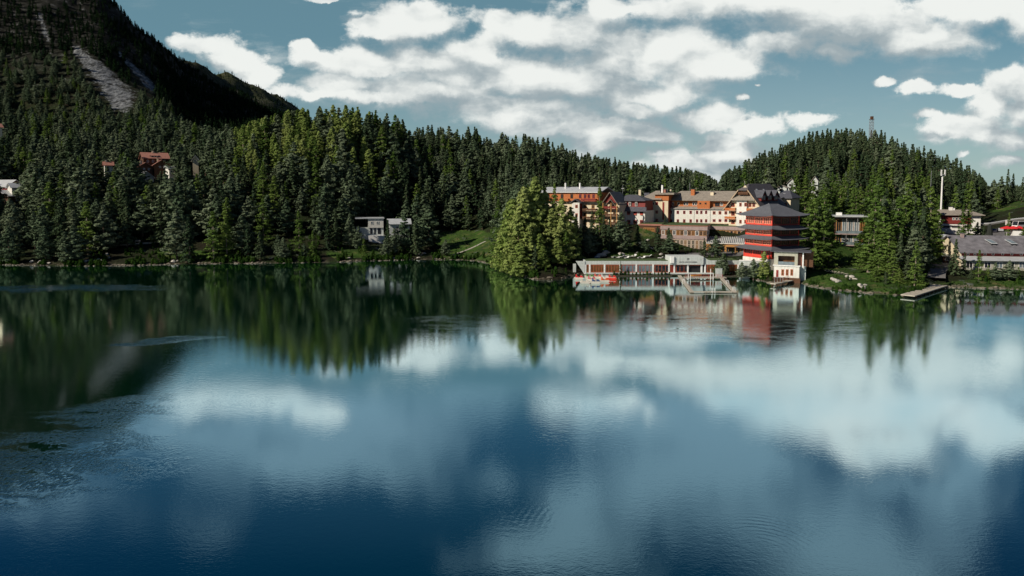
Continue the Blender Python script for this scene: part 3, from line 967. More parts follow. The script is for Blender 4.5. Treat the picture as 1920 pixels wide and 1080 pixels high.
# verge boards along the gable
vb = MB()
for sgn in (-1, 1):
    ex = xm + sgn * (xm + oh)
    vb.add([(ex, -1.66, ze - k * oh - .1), (xm + sgn * hw, -1.66, zc - .1), (xm + sgn * hw, -1.66, zc + .38), (ex, -1.66, ze - k * oh + .38),
            (ex, -1.61, ze - k * oh - .1), (xm + sgn * hw, -1.61, zc - .1), (xm + sgn * hw, -1.61, zc + .38), (ex, -1.61, ze - k * oh + .38)],
           [(0, 1, 2, 3), (4, 7, 6, 5), (0, 4, 5, 1), (1, 5, 6, 2), (2, 6, 7, 3), (3, 7, 4, 0)])
vb.obj('verge_board', mat('weathered_verge', (.40, .30, .20), .8, .2, 2), b.o)
x0, x1 = b.u(1383), b.u(1402)
b.box('bay', WHITE, x0, x1, -.9, -.003, -2, zs - .26)
for px in (1388.5, 1398):
    for py in (380, 396.5, 412):
        b.wpx(px, py, py + 7, 4.6, OFRAME, dy=-.9)
for px, w in ((1374.5, 7), (1406.5, 5), (1413.5, 5)):
    for py in (380, 396.5, 412):
        b.wpx(px, py, py + 8, w, OFRAME)
for py in (395, 411):
    b.balcony(b.u(1363), b.u(1382), b.z(1372, py), ORANGE, depth=1.6, y=-.01)
b.balcony(b.u(1403), b.u(1423), b.z(1412, 396), ORANGE, depth=1.4, y=-.01)
b.balcony(b.u(1403), b.u(1420), b.z(1412, 411), ORANGE, depth=1.4, y=-.01)
# dormers on the right-hand slope
for yd, hh in ((3.2, 3.0), (8.0, 3.0), (13.0, 3.0)):
    zd = ze + 1.6
    xd = W_ - .5
    dm = MB().ext([(yd - 1.7, zd), (yd + 1.7, zd), (yd + 1.7, zd + 1.7), (yd, zd + 3.6), (yd - 1.7, zd + 1.7)], xd, xm + 1.4, 'x')
    d_ = dm.obj('dormer', REDW, b.o)
    q = MB()
    for sg in (-1, 1):
        q.slab([(xd + .5, yd + sg * 2.2, zd + 1.15), (xm + .8, yd + sg * 2.2, zd + 1.15), (xm + .8, yd, zd + 3.65), (xd + .5, yd, zd + 3.65)], -.16)
    q.obj('dormer_roof', SLATE, d_)
    for yo in (-.7, .7):
        fr = MB().box(xd + .003, xd + .07, yd + yo - .42, yd + yo + .42, zd + .5, zd + 1.8).obj('dormer_window', WFRAME, d_)
        MB().box(xd + .072, xd + .08, yd + yo - .27, yd + yo + .27, zd + .62, zd + 1.66).obj('pane', GLASSL, fr)
for yo in (5, 10.5):
    zz = zr - k * 1.9
    MB().slab([(xm + 1.6, yo, zr - k * 1.6 + .42), (xm + 1.6, yo + 1, zr - k * 1.6 + .42), (xm + 2.5, yo + 1, zr - k * 2.5 + .42), (xm + 2.5, yo, zr - k * 2.5 + .42)], .14).obj('skylight', METAL, roof)
MB().tube((xm, -.2, zr - .2), (xm, -.2, zr + 1.2), .06).obj('finial', STEEL, b.o)

# ------------------------------------------------------------------ hotel, cream house behind
b = Bld('hotel_rear_house', 'small cream hotel house with hipped dark slate roof, half hidden behind the chalet dormers', 'hotel building', (1452, 263), (1481, 259), 14.0)
b.box('wall', CREAM, 0, b.W, 0, 9, -2, b.z(1475, 372))
b.hip('roof', SLATE, 0, b.W, 0, 9, b.z(1475, 371), b.z(1465, 357, 4.5), 3, 3, oh=.9)
b.wpx(1473, 380, 387, 5, REDF)
b.wpx(1473, 392, 398, 5, REDF)
MB().slab([(b.u(1467, dy=1), 1.3, b.z(1467, 366.5, 1.0)), (b.u(1471, dy=1), 1.3, b.z(1471, 366.5, 1.0)), (b.u(1471, dy=2), 2.3, b.z(1471, 362.5, 2)), (b.u(1467, dy=2), 2.3, b.z(1467, 362.5, 2))], .25).obj('skylight', METAL, b.o)

# white houses up the slope
for nm, lb, a_, b_, y0, y1, yr, wn in (('house', 'tall narrow white house with pale gable above the slate roofs of the hotel', (1474, 319), (1489, 317.5), 343, 366, 335.5, (1481, 343)),
                                 ('house', 'low white shed roof house peeking between hotel roof and tall white house', (1456, 312), (1473, 310), 352, 366, 348, None),
                                 ('house', 'small white gabled house half hidden by bright larches on the right hill', (1519, 316), (1531, 314.5), 339, 352, 331, None)):
    zb_ = min(hz(P(a_[0], 360, a_[1]).x, a_[1]), hz(P(b_[0], 360, b_[1]).x, b_[1]))
    bb = Bld(nm, lb, 'house', a_, b_, zb_)
    pm = (a_[0] + b_[0]) / 2
    ze_ = bb.z(pm, y0)
    MB().ext([(0, -2), (bb.W, -2), (bb.W, ze_), (bb.W / 2, bb.z(pm, yr)), (0, ze_)], 0, 4).obj('wall', GREYW, bb.o)
    bb.gable('roof', ROOFG, 0, bb.W, 0, 4, ze_, bb.z(pm, yr), oh=.5, axis='y')
    for dz in (y0 + 2, y0 + 9):
        bb.wpx(pm, dz, dz + 4, 4, BROWN)

# ------------------------------------------------------------------ restaurant block
b = Bld('restaurant_block', 'taupe two-storey restaurant block with continuous window bands below the white hotel wing', 'restaurant', (1240, 243), (1325, 237), 5.0)
zt = b.z(1280, 431)
b.box('wall', PURPLE, 0, b.W, 0, 9, -1, zt)
b.box('parapet', PURPLE, -.3, b.W + .3, -.35, 9, zt + .003, b.z(1280, 424))
b.box('roof_edge', TERRA, -.4, b.W + .4, -.45, 9.1, b.z(1280, 423.9), b.z(1280, 422.6))
b.box('roof_turf', GREENR, .5, b.W, .6, 12, b.z(1280, 422.5), b.z(1280, 421.8))
n = 12
for i in range(n):
    x = b.W * (i + .5) / n
    b.window(x, b.z(1280, 441), b.W / n * .86, b.z(1280, 432) - b.z(1280, 441), WFRAME if i % 3 == 0 else OAK, GLASS if i % 4 else WARMG, bars=1)
    b.window(x, b.z(1280, 467), b.W / n * .80, b.z(1280, 449.5) - b.z(1280, 467), CREAM, GLASS if i % 3 else WARMG, bars=1, hb=1)
for i in range(3):
    b.window(1.6 + i * 2.4, b.z(1325, 441), 1.9, 1.5, WFRAME, side=b.W + .02, bars=1)
b.box('band', PURPLE, -.15, b.W + .15, -.2, -.003, b.z(1280, 448), b.z(1280, 443))

b = Bld('lounge_wing', 'single-storey taupe lounge wing with a window row above the glazed roof beside the pagoda', 'restaurant', (1326, 247), (1397, 241), 5.2)
zt = b.z(1360, 431)
b.box('wall', PURPLE, 0, b.W + 3, 0, 5, -1, zt)
b.box('parapet', PURPLE, -.2, b.W + 3, -.3, 5, zt + .003, b.z(1360, 424.5))
b.box('roof_turf', GREENR, 0, b.W + 3, .3, 6, b.z(1360, 424.4), b.z(1360, 423.4))
n = 9
for i in range(n):
    b.window(b.W * .88 * (i + .5) / n + .2, b.z(1360, 442), b.W * .88 / n * .85, b.z(1360, 432) - b.z(1360, 442), OAK, WARMG if i % 2 else GLASS, bars=0)
wg = Bld('winter_garden', 'glazed winter garden with sloping glass roof and yellow timber doors left of the pagoda', 'conservatory', (1325, 235.5), (1404, 230.5), 5.0)
zf, zk = wg.z(1365, 457), wg.z(1365, 444, 8)
bars = MB()
nn = 22
for i in range(nn + 1):
    x = wg.W * i / nn
    bars.slab([(x - .07, 0, zf + .1), (x + .07, 0, zf + .1), (x + .07, 8, zk + .1), (x - .07, 8, zk + .1)], .12)
bars.slab([(0, -.1, zf + .11), (wg.W, -.1, zf + .11), (wg.W, .15, zf + .14), (0, .15, zf + .14)], .2)
bars.obj('roof_bar', WFRAME, wg.o)
MB().slab([(0, 0, zf), (wg.W, 0, zf), (wg.W, 8, zk), (0, 8, zk)], .06).obj('glass_roof', GLASSL, wg.o)
wg.box('wall', OAK, 0, wg.W, .3, .5, -.5, zf - .07)
n = 11
for i in range(n):
    if i in (6, 7): continue
    wg.window(wg.W * (i + .5) / n, .35, wg.W / n * .8, zf - 1.0, OAK, GLASS if i % 3 else WARMG, y=.29, bars=0, hb=1)
x0, x1 = wg.u(1364), wg.u(1380)
wg.box('porch_roof', OAK, x0 - .4, x1 + 2, -1.5, .28, zf - 1.0, zf - .72)
wg.box('door', GLASS, x0, x1, .22, .29, 0, zf - 1.1)
for x in (x0 - .1, x1 + .1):
    wg.box('post', OAK, x - .1, x + .1, -1.2, -1.0, -.5, zf - 1.003)

b = Bld('pool_house', 'low terrace building with orange-lit window and red roof edge under the cream tower block', 'restaurant', (1199, 249), (1241, 245), 8.0)
zt = b.z(1220, 423)
b.box('wall', BROWN, 0, b.W, 0, 5, -3, zt)
b.box('roof_edge', TERRA, -.3, b.W, -.4, 5, zt + .003, b.z(1220, 420))
b.box('roof_turf', GREENR, .1, b.W, .2, 9, b.z(1220, 419.9), b.z(1220, 419))
b.wpx(1217, 427, 438, 20, OAK, WARMG, bars=4, hb=1)
b.wpx(1234, 427, 436, 8, BROWN, GLASS, bars=1)
b.box('plinth', REDW, 0, b.W, -.3, -.003, b.z(1220, 443), b.z(1220, 440))

# ------------------------------------------------------------------ pagoda
PD = 210.0
pc = P(1447.5, 430, PD)
rz = -R(21 + 45) + R(0)
# local x axis runs along the shaded right-hand face
pg = empty('pagoda', (pc.x, pc.y, 5.0), R(-(201 - 180) ) + R(45) - R(0), 'red four-tiered pagoda tower with curved dark tile roofs at the lakeside corner of the hotel', 'pagoda')
# after this rotation the faces -x (lit, left) and -y (right) meet in the corner that points at the lake
zz0 = 5.0
def roof_ring(name, r_out, r_in, z_e, z_i, ridge=0.0, top=False):
    """curved hip roof; r = half side; rows follow a concave profile with lifted corners"""
    rows = [(1.0, 0.0), (.93, .05), (.82, .14), (.68, .28), (.5, .5), (.28, .76), (0.0, 1.0)]
    n = 12
    vs, fs = [], []
    def ring(rx, ry, z, lift):
        k0 = len(vs)
        cs = [(-rx, -ry), (rx, -ry), (rx, ry), (-rx, ry)]
        for c in range(4):
            (xa, ya), (xb, yb) = cs[c], cs[(c + 1) % 4]
            for i in range(n):
                t = i / n
                e = abs(2 * t - 1) ** 4
                vs.append((xa + (xb - xa) * t, ya + (yb - ya) * t, z + lift * e))
        return k0
    ks = []
    for f_, h_ in rows:
        r = r_in + (r_out - r_in) * f_
        ks.append(ring(r + ridge * (1 - f_), r, z_e + (z_i - z_e) * h_, .42 * f_ ** 3))
    m4 = 4 * n
    for a_, b_ in zip(ks[:-1], ks[1:]):
        for i in range(m4):
            fs.append((a_ + i, a_ + (i + 1) % m4, b_ + (i + 1) % m4, b_ + i))
    # underside
    u0 = ring(r_out - .05, r_out - .05, z_e - .16, .42)
    u1 = ring(r_in + .2, r_in + .2, z_e + .12, 0)
    for i in range(m4):
        fs.append((u0 + i, u0 + (i + 1) % m4, ks[0] + (i + 1) % m4, ks[0] + i))
        fs.append((u1 + i, u1 + (i + 1) % m4, u0 + (i + 1) % m4, u0 + i))
    if top:
        fs.append(tuple(ks[-1] + i for i in range(m4)))
    o = MB().add(vs, fs).obj(name, PDARK, pg)
    return o
def T_(z): return z - zz0
tiers = [  # body half side, z bottom, z top, roof half side, eave z
    (5.3, T_(16.2), T_(19.4), 7.5, T_(19.05)),
    (5.3, T_(13.0), T_(15.6), 7.5, T_(15.0)),
    (5.4, T_(9.9), T_(12.6), 7.6, T_(12.0)),
    (5.6, T_(6.2), T_(9.4), 7.9, T_(8.9)),
]
roof_ring('top_roof', 7.5, .25, T_(19.05), T_(22.5), ridge=1.3, top=True)
MB().box(-1.7, 1.7, -.16, .16, T_(22.45), T_(22.75)).obj('roof_ridge', PDARK, pg)
cv = MB()
for sx in (-1, 1):
    for sy in (-1, 1):
        cv.tube((sx * 7.5, sy * 7.5, T_(19.5)), (sx * 5.55, sy * 5.55, T_(19.62)), .12, n=6)
        cv.tube((sx * 5.55, sy * 5.55, T_(19.62)), (sx * 3.9, sy * 3.6, T_(20.5)), .12, n=6)
        cv.tube((sx * 3.9, sy * 3.6, T_(20.5)), (sx * 1.6, sy * .3, T_(22.5)), .12, n=6)
cv.obj('hip_ridge', PDARK, pg)
lat_cache = {}
for ti, (h, zb_, zt_, ro, ze_) in enumerate(tiers):
    MB().box(-h, h, -h, h, zb_, zt_).obj('tier_wall', REDW, pg)
    if ti:
        roof_ring('eave_roof', ro, h - .1, ze_, tiers[ti - 1][1] + .05)
    # corner and bay posts, beams; lacquer red left, shade painted in on the right
    for sx, sy in ((-1, -1), (-1, 1), (1, -1), (1, 1)):
        MB().box(sx * h - .16, sx * h + .16, sy * h - .16, sy * h + .16, zb_, zt_ - .02).obj('post', PRED, pg)
    for i in (1, 2):
        t = -h + 2 * h * i / 3
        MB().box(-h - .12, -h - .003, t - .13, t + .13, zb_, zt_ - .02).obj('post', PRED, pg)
        MB().box(t - .13, t + .13, -h - .12, -h - .003, zb_, zt_ - .02).obj('post', REDW, pg)  # right-face post dark red, the shade of that side put into its colour
    bm_ = MB()
    for z_ in (zt_ - .62,):
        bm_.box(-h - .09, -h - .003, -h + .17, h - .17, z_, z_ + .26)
        MB().box(-h + .17, h - .17, -h - .09, -h - .003, z_, z_ + .26).obj('carved_beam', BROWN, pg)  # right-face beam in brown, shade put into its colour
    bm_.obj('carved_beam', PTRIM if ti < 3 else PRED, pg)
    bw = 2 * h / 3 - .4
    hh = (zt_ - zb_) - 1.25
    key = ti
    fr = MB(); gl_ = MB()
    fr.box(-bw / 2, bw / 2, -.1, 0, 0, .12).box(-bw / 2, bw / 2, -.1, 0, hh - .12, hh)
    nb = 4
    for i in range(nb + 1):
        x = -bw / 2 + bw * i / nb
        fr.box(x - .11, x + .11, -.11, 0, .12, hh - .12)
    for i in range(nb):
        xc = -bw / 2 + bw * (i + .5) / nb
        fr.box(xc - .04, xc + .04, -.085, 0, .12, hh - .12)
        fr.box(xc - bw / nb / 2 + .1, xc + bw / nb / 2 - .1, -.08, 0, hh * .5 - .05, hh * .5 + .05)
    gl_.box(-bw / 2 + .05, bw / 2 - .05, -.03, 0, .05, hh - .05)
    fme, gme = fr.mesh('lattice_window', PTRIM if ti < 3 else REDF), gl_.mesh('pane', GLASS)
    fme_shaded = fr.mesh('lattice_window', BROWN)  # right-face lattice in brown, standing in for shade on the red
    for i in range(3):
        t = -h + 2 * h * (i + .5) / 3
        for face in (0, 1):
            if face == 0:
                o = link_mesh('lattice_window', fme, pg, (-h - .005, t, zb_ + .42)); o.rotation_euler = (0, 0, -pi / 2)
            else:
                o = link_mesh('lattice_window', fme_shaded, pg, (t, -h - .005, zb_ + .42))
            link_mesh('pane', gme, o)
    # railing panel below windows
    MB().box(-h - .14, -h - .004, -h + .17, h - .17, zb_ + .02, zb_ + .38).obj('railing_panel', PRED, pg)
    MB().box(-h + .17, h - .17, -h - .14, -h - .004, zb_ + .02, zb_ + .38).obj('railing_panel', REDW, pg)  # right-face panel dark red, its shade painted in
MB().box(-5.9, 5.9, -5.9, 5.9, -3.0, T_(6.15)).obj('plinth', WHITE, pg)
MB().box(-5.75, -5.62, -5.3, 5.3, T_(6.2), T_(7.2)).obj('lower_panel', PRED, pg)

# ------------------------------------------------------------------ boathouse beside the pagoda
b = Bld('boathouse', 'white boathouse with pale concrete frame above and small red-framed windows at the water', 'boathouse', (1453, 198.5), (1501, 195.5), .4)
zt = b.z(1476, 499)
b.box('wall', WHITE, 0, b.W, 0, 7, -.9, zt)
for px in (1467.5, 1476, 1484.5):
    b.wpx(px, 505, 516.5, 4.6, OFRAME, WARMG, bars=0, hb=1)
dr = b.wpx(1457.5, 506, 519, 4, REDF, REDW, bars=0, name='door')
b.box('quay_wall', BROWN, -.25, b.W + .3, -.35, -.003, -1.2, b.z(1476, 520.5))
b.box('terrace_slab', WPAINT, -.3, b.W + .2, -.25, 7, zt + .003, zt + .22)
b.box('end_wall', GREYW, b.W + .004, b.W + 1.6, 2.0, 7, -.9, zt - .1)
xr = b.u(1496, 480, .8)
xo0, xo1 = b.u(1459, 485, .8), b.u(1490, 485, .8)
zo0, zo1 = b.z(1475, 497, .8), b.z(1475, 480, .8)
z9 = b.z(1475, 472.5, .8)
fm = MB()
fm.box(-.1, xo0, .8, 2.6, zt + .225, z9).box(xo1, xr, .8, 2.6, zt + .225, z9).box(xo0 + .002, xo1 - .002, .8, 2.6, zo1, z9)
fm.obj('concrete_frame', CONC, b.o)
b.box('back_wall', WARMG, xo0, xo1, 2.61, 6.8, zt + .225, z9 - .2)
b.box('railing', GLASSL, xo0, xo1, .9, .95, zt + .25, zt + 1.2)
b.box('flat_roof', SLATE, -1.2, xr + 3.5, .2, 7, z9 + .004, z9 + .3)
b.box('porch_wall', BROWN, xr + .3, xr + 4.0, 3, 6, zt - .3, z9 - .1)
b.box('white_post', WPAINT, b.u(1507, dy=1), b.u(1507, dy=1) + .35, 1, 1.3, zt - .3, z9 - .1)
b.box('red_panel', TERRA, b.u(1499, dy=2), b.u(1506, dy=2), 2, 2.1, zt, z9 - .5)

w_ = Bld('terrace_wall', 'white garden retaining wall under the pagoda with a dark doorway at the waterline', 'wall', (1388, 206), (1452, 203), .2)
w_.box('wall', GREYW, 0, w_.W, 0, 1.2, -1, w_.z(1420, 490))
w_.box('coping', WPAINT, -.1, w_.W, -.15, 1.3, w_.z(1420, 490) + .003, w_.z(1420, 490) + .22)
w_.wpx(1446, 503, 513, 12, GREYW, BLACK, bars=0, name='doorway')

# ------------------------------------------------------------------ lakeside spa pavilion
b = Bld('spa_pavilion', 'long low white lakeside spa pavilion with red-framed window band and grey lettering', 'pavilion', (1097, 213), (1388, 213), .55)
DPT = 6.3
zT, zC = b.z(1180, 489.5), b.z(1290, 481)
zw1, zw0 = b.z(1200, 496), b.z(1200, 511)
xc0, xc1, xd1 = b.u(1257), b.u(1320), b.u(1331)
b.box('back_wall', GREYW, 0, b.W, 3.6, DPT, -1.2, zw1)
fa = MB()
fa.box(0, xc0 - .01, 0, DPT, zw1 + .01, zT)
fa.box(xd1, b.W, 0, DPT, zw1 + .01, b.z(1360, 488.5))
fa.ext([(xc1 + .01, zw1 + .01), (xd1 - .01, zw1 + .01), (xd1 - .01, b.z(1331, 488.5)), (xc1 + .01, zC)], 0, DPT)
fa.obj('fascia', GREYW, b.o)
b.box('centre_block', GREYW, xc0, xc1, -.5, DPT, zw1 + .01, zC)
b.box('pylon', WPAINT, b.u(1257.5), b.u(1264), -1.0, -.51, zw1 + .6, zC + .15)
b.box('roof_turf', GREENR, .4, xc0 - .3, .5, DPT + .6, zT + .003, zT + .1)
b.box('roof_turf', GREENR, xd1 + .4, b.W - .3, .5, DPT + .6, b.z(1360, 488.5) + .003, b.z(1360, 488.5) + .1)
b.box('floor', GREYW, -.2, b.W, -.7, 3.59, zw0 - .45, zw0 - .01)
piles = MB()
for i in range(15):
    x = 1 + (b.W - 2) * i / 14
    piles.box(x - .15, x + .15, .2, .5, -1.2, zw0 - .451)
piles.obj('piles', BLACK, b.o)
b.box('base_shadow_wall', BLACK, 0, b.W, 1.2, 3.5, -1.2, zw0 - .451)  # black box painted as the shade under the floor
MB().ext([(b.u(1080), b.z(1080, 489.5)), (0 - .002, zT), (0 - .002, zw0 - .4), (b.u(1096), zw0 - .4)], -.2, .3).obj('wing_wall', GREYW, b.o)
b.box('end_wall', GREYW, b.u(1075.5), b.u(1081), .6, 1.0, b.z(1078, 511), b.z(1078, 495))
for px in (1098.5, 1106.5, 1134.5, 1164, 1194.5, 1226, 1256, 1266, 1291.5, 1317.5, 1324, 1352, 1386.5):
    x = b.u(px)
    b.box('pillar', WPAINT, x - .24, x + .24, -.12, .3, zw0 - .008, zw1 + .005)
bays = [(1099.5, 1105.5, 1, WARMG), (1108, 1133, 5, WARMG), (1136, 1162.5, 5, WARMG), (1165.5, 1193, 4, GLASSL), (1196, 1224.5, 4, GLASSL), (1227.5, 1254.5, 4, GLASS), (1257.5, 1264.5, 1, REDW),
        (1267.5, 1290, 3, GLASS), (1325.5, 1350.5, 4, WARMG), (1353.5, 1385, 4, WARMG)]
for p0, p1, n, g_ in bays:
    w = b.wpx((p0 + p1) / 2, 496.3, 510.6, p1 - p0, OFRAME, g_, bars=n - 1, dy=.1, fw=.16)
b.box('door', BLACK, b.u(1293), b.u(1316), .5, .6, zw0, zw1)
b.box('door_frame', OFRAME, b.u(1293), b.u(1316), .3, .49, zw1 - .3, zw1)


def text_mesh(body, size, m, parent, loc, name, ext=.03):
    cu = bpy.data.curves.new(name, 'FONT')
    cu.body = body; cu.size = size; cu.extrude = ext; cu.align_x = 'CENTER'
    to = bpy.data.objects.new(name, cu); COL.objects.link(to)
    dg = bpy.context.evaluated_depsgraph_get()
    me_ = bpy.data.meshes.new_from_object(to.evaluated_get(dg))
    bpy.data.objects.remove(to)
    me_.materials.clear(); me_.materials.append(m)
    o = link_mesh(name, me_, parent, loc)
    o.rotation_euler = (pi / 2, 0, 0)
    return o


ltr = mat('grey_lettering', (.10, .10, .11), .6, .1, 2)
xs = b.u(1291)
text_mesh('HOTEL HOCHSCHOBER', .52, ltr, b.o, (xs, -.53, b.z(1291, 492.4, -.5)), 'lettering')
em = MB()
for i in range(8):
    a_ = 2 * pi * i / 8
    c_, s_ = cos(a_), sin(a_)
    zc_ = b.z(1291, 485.6, -.5)
    em.ext([(xs + .10 * c_, zc_ + .10 * s_), (xs + .30 * cos(a_ - .3), zc_ + .30 * sin(a_ - .3)), (xs + .42 * c_, zc_ + .42 * s_), (xs + .30 * cos(a_ + .3), zc_ + .30 * sin(a_ + .3))], -.55, -.52)
em.obj('flower_emblem', ltr, b.o)

# ------------------------------------------------------------------ modern house in the trees
b = Bld('modern_house', 'dark flat-roofed modern house with two glazed balcony floors between the trees right of the pagoda', 'house', (1568, 246), (1624, 243), 5.6)
zt = b.z(1595, 409)
b.box('wall', BROWN, 0, b.W, 1.4, 9, -1, zt)
b.box('flat_roof', METAL, -1, b.W + .5, -.6, 10, zt + .4, zt + .9)
b.box('roof_fascia', BLACK, -.8, b.W + .3, -.4, 9.5, zt + .003, zt + .39)
for py in (438, 459):
    s_ = b.box('balcony', PURPLE, -.2, b.W, -.3, 1.39, b.z(1595, py + 2), b.z(1595, py))
    MB().box(-.2, b.W, -.29, -.24, b.z(1595, py) + .02, b.z(1595, py) + 1.0).obj('glass_railing', GLASSL, s_)
for i, (g_, f_) in enumerate(((GLASS, OAK), (GLASSL, WFRAME), (GLASSL, WFRAME), (GLASSL, WFRAME), (WARMG, OAK))):
    x = b.W * (i + .5) / 5
    for y0_, y1_ in ((412, 436), (440, 457)):
        b.window(x, b.z(1595, y1_), b.W / 5 * .9, b.z(1595, y0_) - b.z(1595, y1_), f_, g_, y=1.38, bars=1)
b.box('post', STEEL, b.W * .33, b.W * .33 + .15, -.2, -.05, 0, zt)
b.box('post', STEEL, b.W * .7, b.W * .7 + .15, -.2, -.05, 0, zt)
b.box('roof_unit', WPAINT, .2, 2.0, 2, 4, zt + .903, zt + 1.9)

# ------------------------------------------------------------------ red and white building by the mast
b = Bld('valley_station', 'building with grey-brown hipped roof, red timber upper floor and pale base by the phone mast', 'building', (1765, 284), (1838, 279), 9.2)
zt = b.z(1800, 404)
x2 = b.u(1821)
b.box('wall', WFRAME, 0, b.W, 0, 9, -1.5, zt)
b.box('red_floor', REDW, -.2, x2, -.3, -.003, b.z(1790, 419.5), zt)
b.hip('roof', ROOFG, -.4, b.W, -.3, 9, zt + .3, b.z(1800, 393, 4.5), 1, 5, oh=1.2)
for px in (1788, 1794, 1800):
    b.wpx(px, 408, 412.5, 5, WFRAME, GLASSL if px == 1788 else GLASS, dy=-.3, bars=0)
b.wpx(1773.5, 422, 428, 16, WFRAME, BLACK, bars=0)
b.wpx(1792.5, 422, 428, 17, WFRAME, BLACK, bars=0)
b.wpx(1811, 422, 428, 14, WFRAME, BLACK, bars=0)
MB().ext([(b.u(1752), b.z(1752, 434)), (b.u(1776), b.z(1776, 434)), (b.u(1782), b.z(1782, 429)), (b.u(1753), b.z(1753, 429))], -2.5, -.4).obj('terrace', GREYW, b.o)
chimney(b, b.u(1782, dy=4), 4, b.z(1782, 396, 4), b.z(1782, 388, 4), 1.3, WFRAME)
chimney(b, b.u(1787.5, dy=4), 4, b.z(1788, 396, 4), b.z(1788, 390, 4), .8, WPAINT)

# ------------------------------------------------------------------ long low house at the right shore
b = Bld('lake_house', 'long low lakeside house with weathered shingle roof, two tilted skylights and pale veranda roof', 'house', (1805, 206), (1945, 203), 2.7)
ze, zr = b.z(1860, 472.5, -.6), b.z(1860, 443, 8)
W_ = b.W
MB().ext([(0, -1.5), (16, -1.5), (16, ze), (8, zr - .35), (0, ze)], 0, W_, 'x').obj('wall', REDW, b.o)
roof = b.gable('roof', OLDWOOD, 0, W_, 0, 16, ze + .05, zr, oh=.9, th=.25)
MB().ext([(-.05, -1.5), (16.05, -1.5), (16.05, ze), (8, zr - .3), (-.05, ze)], -.18, -.003, 'x').obj('gable_wall', CREAM, b.o)
b.box('lower_wall', CONC, 0, W_, -3.2, -.02, -1.5, b.z(1860, 489, -3.2))  # darker grey than the cream wall, tree shade put into its colour
zv0, zv1 = b.z(1860, 488, -3.9), b.z(1860, 480.5, -.1)
MB().slab([(-1.2, -4.2, zv0), (W_ + 1, -4.2, zv0), (W_ + 1, -.03, zv1), (-1.2, -.03, zv1)], .2).obj('veranda_roof', METAL, b.o)
for i, px in enumerate((1818, 1833, 1852, 1874, 1896, 1917, 1936)):
    b.wpx(px, 491, 503, 13, WFRAME, GLASSL if i % 2 else GLASS, dy=-3.2, bars=1)
for px in (1815, 1828, 1847, 1862, 1880, 1897, 1915):
    b.wpx(px, 474.5, 478.5, 5, WFRAME, GLASS, bars=0)
kk = (zr - ze) / 8
for px in (1857.5, 1895):
    x0 = b.u(px - 5, 457, 3.6); x1 = b.u(px + 6, 457, 3.6)
    zq = ze + kk * 3.4 + .5
    o = MB().slab([(x0 + .5, 2.6, zq - .3 + .4), (x1 + .5, 2.6, zq - .3 + .4), (x1 - .5, 4.6, zq + .9 + .3), (x0 - .5, 4.6, zq + .9 + .3)], .12).obj('skylight', METAL, roof)
    MB().slab([(x0 + .62, 2.75, zq + .22), (x1 + .32, 2.75, zq + .22), (x1 - .6, 4.45, zq + 1.17), (x0 - .3, 4.45, zq + 1.17)], .08).obj('pane', GLASSL, o)
    MB().box(x0 + .6, x0 + .75, 2.7, 2.85, zq - .9, zq + .05).box(x1 + .2, x1 + .35, 2.7, 2.85, zq - .9, zq + .05).box(x0 + .6, x1 + .35, 3.2, 4.2, zq - .9, zq + .35).obj('skylight_frame', BLACK, o)
chimney(b, b.u(1806, dy=7), 7, zr - 1, zr + .9, .8, PURPLE)

# ------------------------------------------------------------------ carport, kiosk, canopy, closed parasol
b = Bld('carport', 'dark timber carport with thin pale roof behind the lakeside trees left of the parked cars', 'carport', (1754, 244), (1774, 244), hz(154, 244) - .3)
b.box('wall', BROWN, 0, b.W, 0, 3.5, -1, b.z(1764, 447))
MB().slab([(-.4, -.8, b.z(1754, 449)), (b.W + 1.2, -.8, b.z(1785, 441)), (b.W + 1.2, 4, b.z(1785, 441) + .2), (-.4, 4, b.z(1754, 449) + .2)], .2).obj('roof', METAL, b.o)
b = Bld('shed', 'small grey-roofed wooden shed on the lane left of the long low lakeside house', 'shed', (1771, 214), (1786, 213), hz(136, 214) - .2)
b.box('wall', BROWN, 0, b.W, 0, 4, -.5, 2.6)
MB().slab([(-.4, -.8, 2.5), (b.W + .4, -.8, 2.5), (b.W + .4, 4.4, 3.5), (-.4, 4.4, 3.5)], .18).obj('roof', METAL, b.o)
b.window(b.W / 2, .9, 1.2, 1.0, WFRAME)

g = ground_px(1908, 446)
b = Bld('kiosk', 'small white kiosk under the red canopies at the right edge', 'kiosk', (1900, 252), (1918, 251), hz(187, 252) - .2)
b.box('wall', WPAINT, 0, b.W, 0, 3, -1, b.z(1909, 433))
b.box('counter', OAK, .3, b.W - .3, -.35, -.003, .9, 1.0)
b.window(b.W * .3, 1.1, 1.1, 1.2, WFRAME, GLASSL)
b.window(b.W * .72, 1.1, 1.1, 1.2, WFRAME, GLASSL)


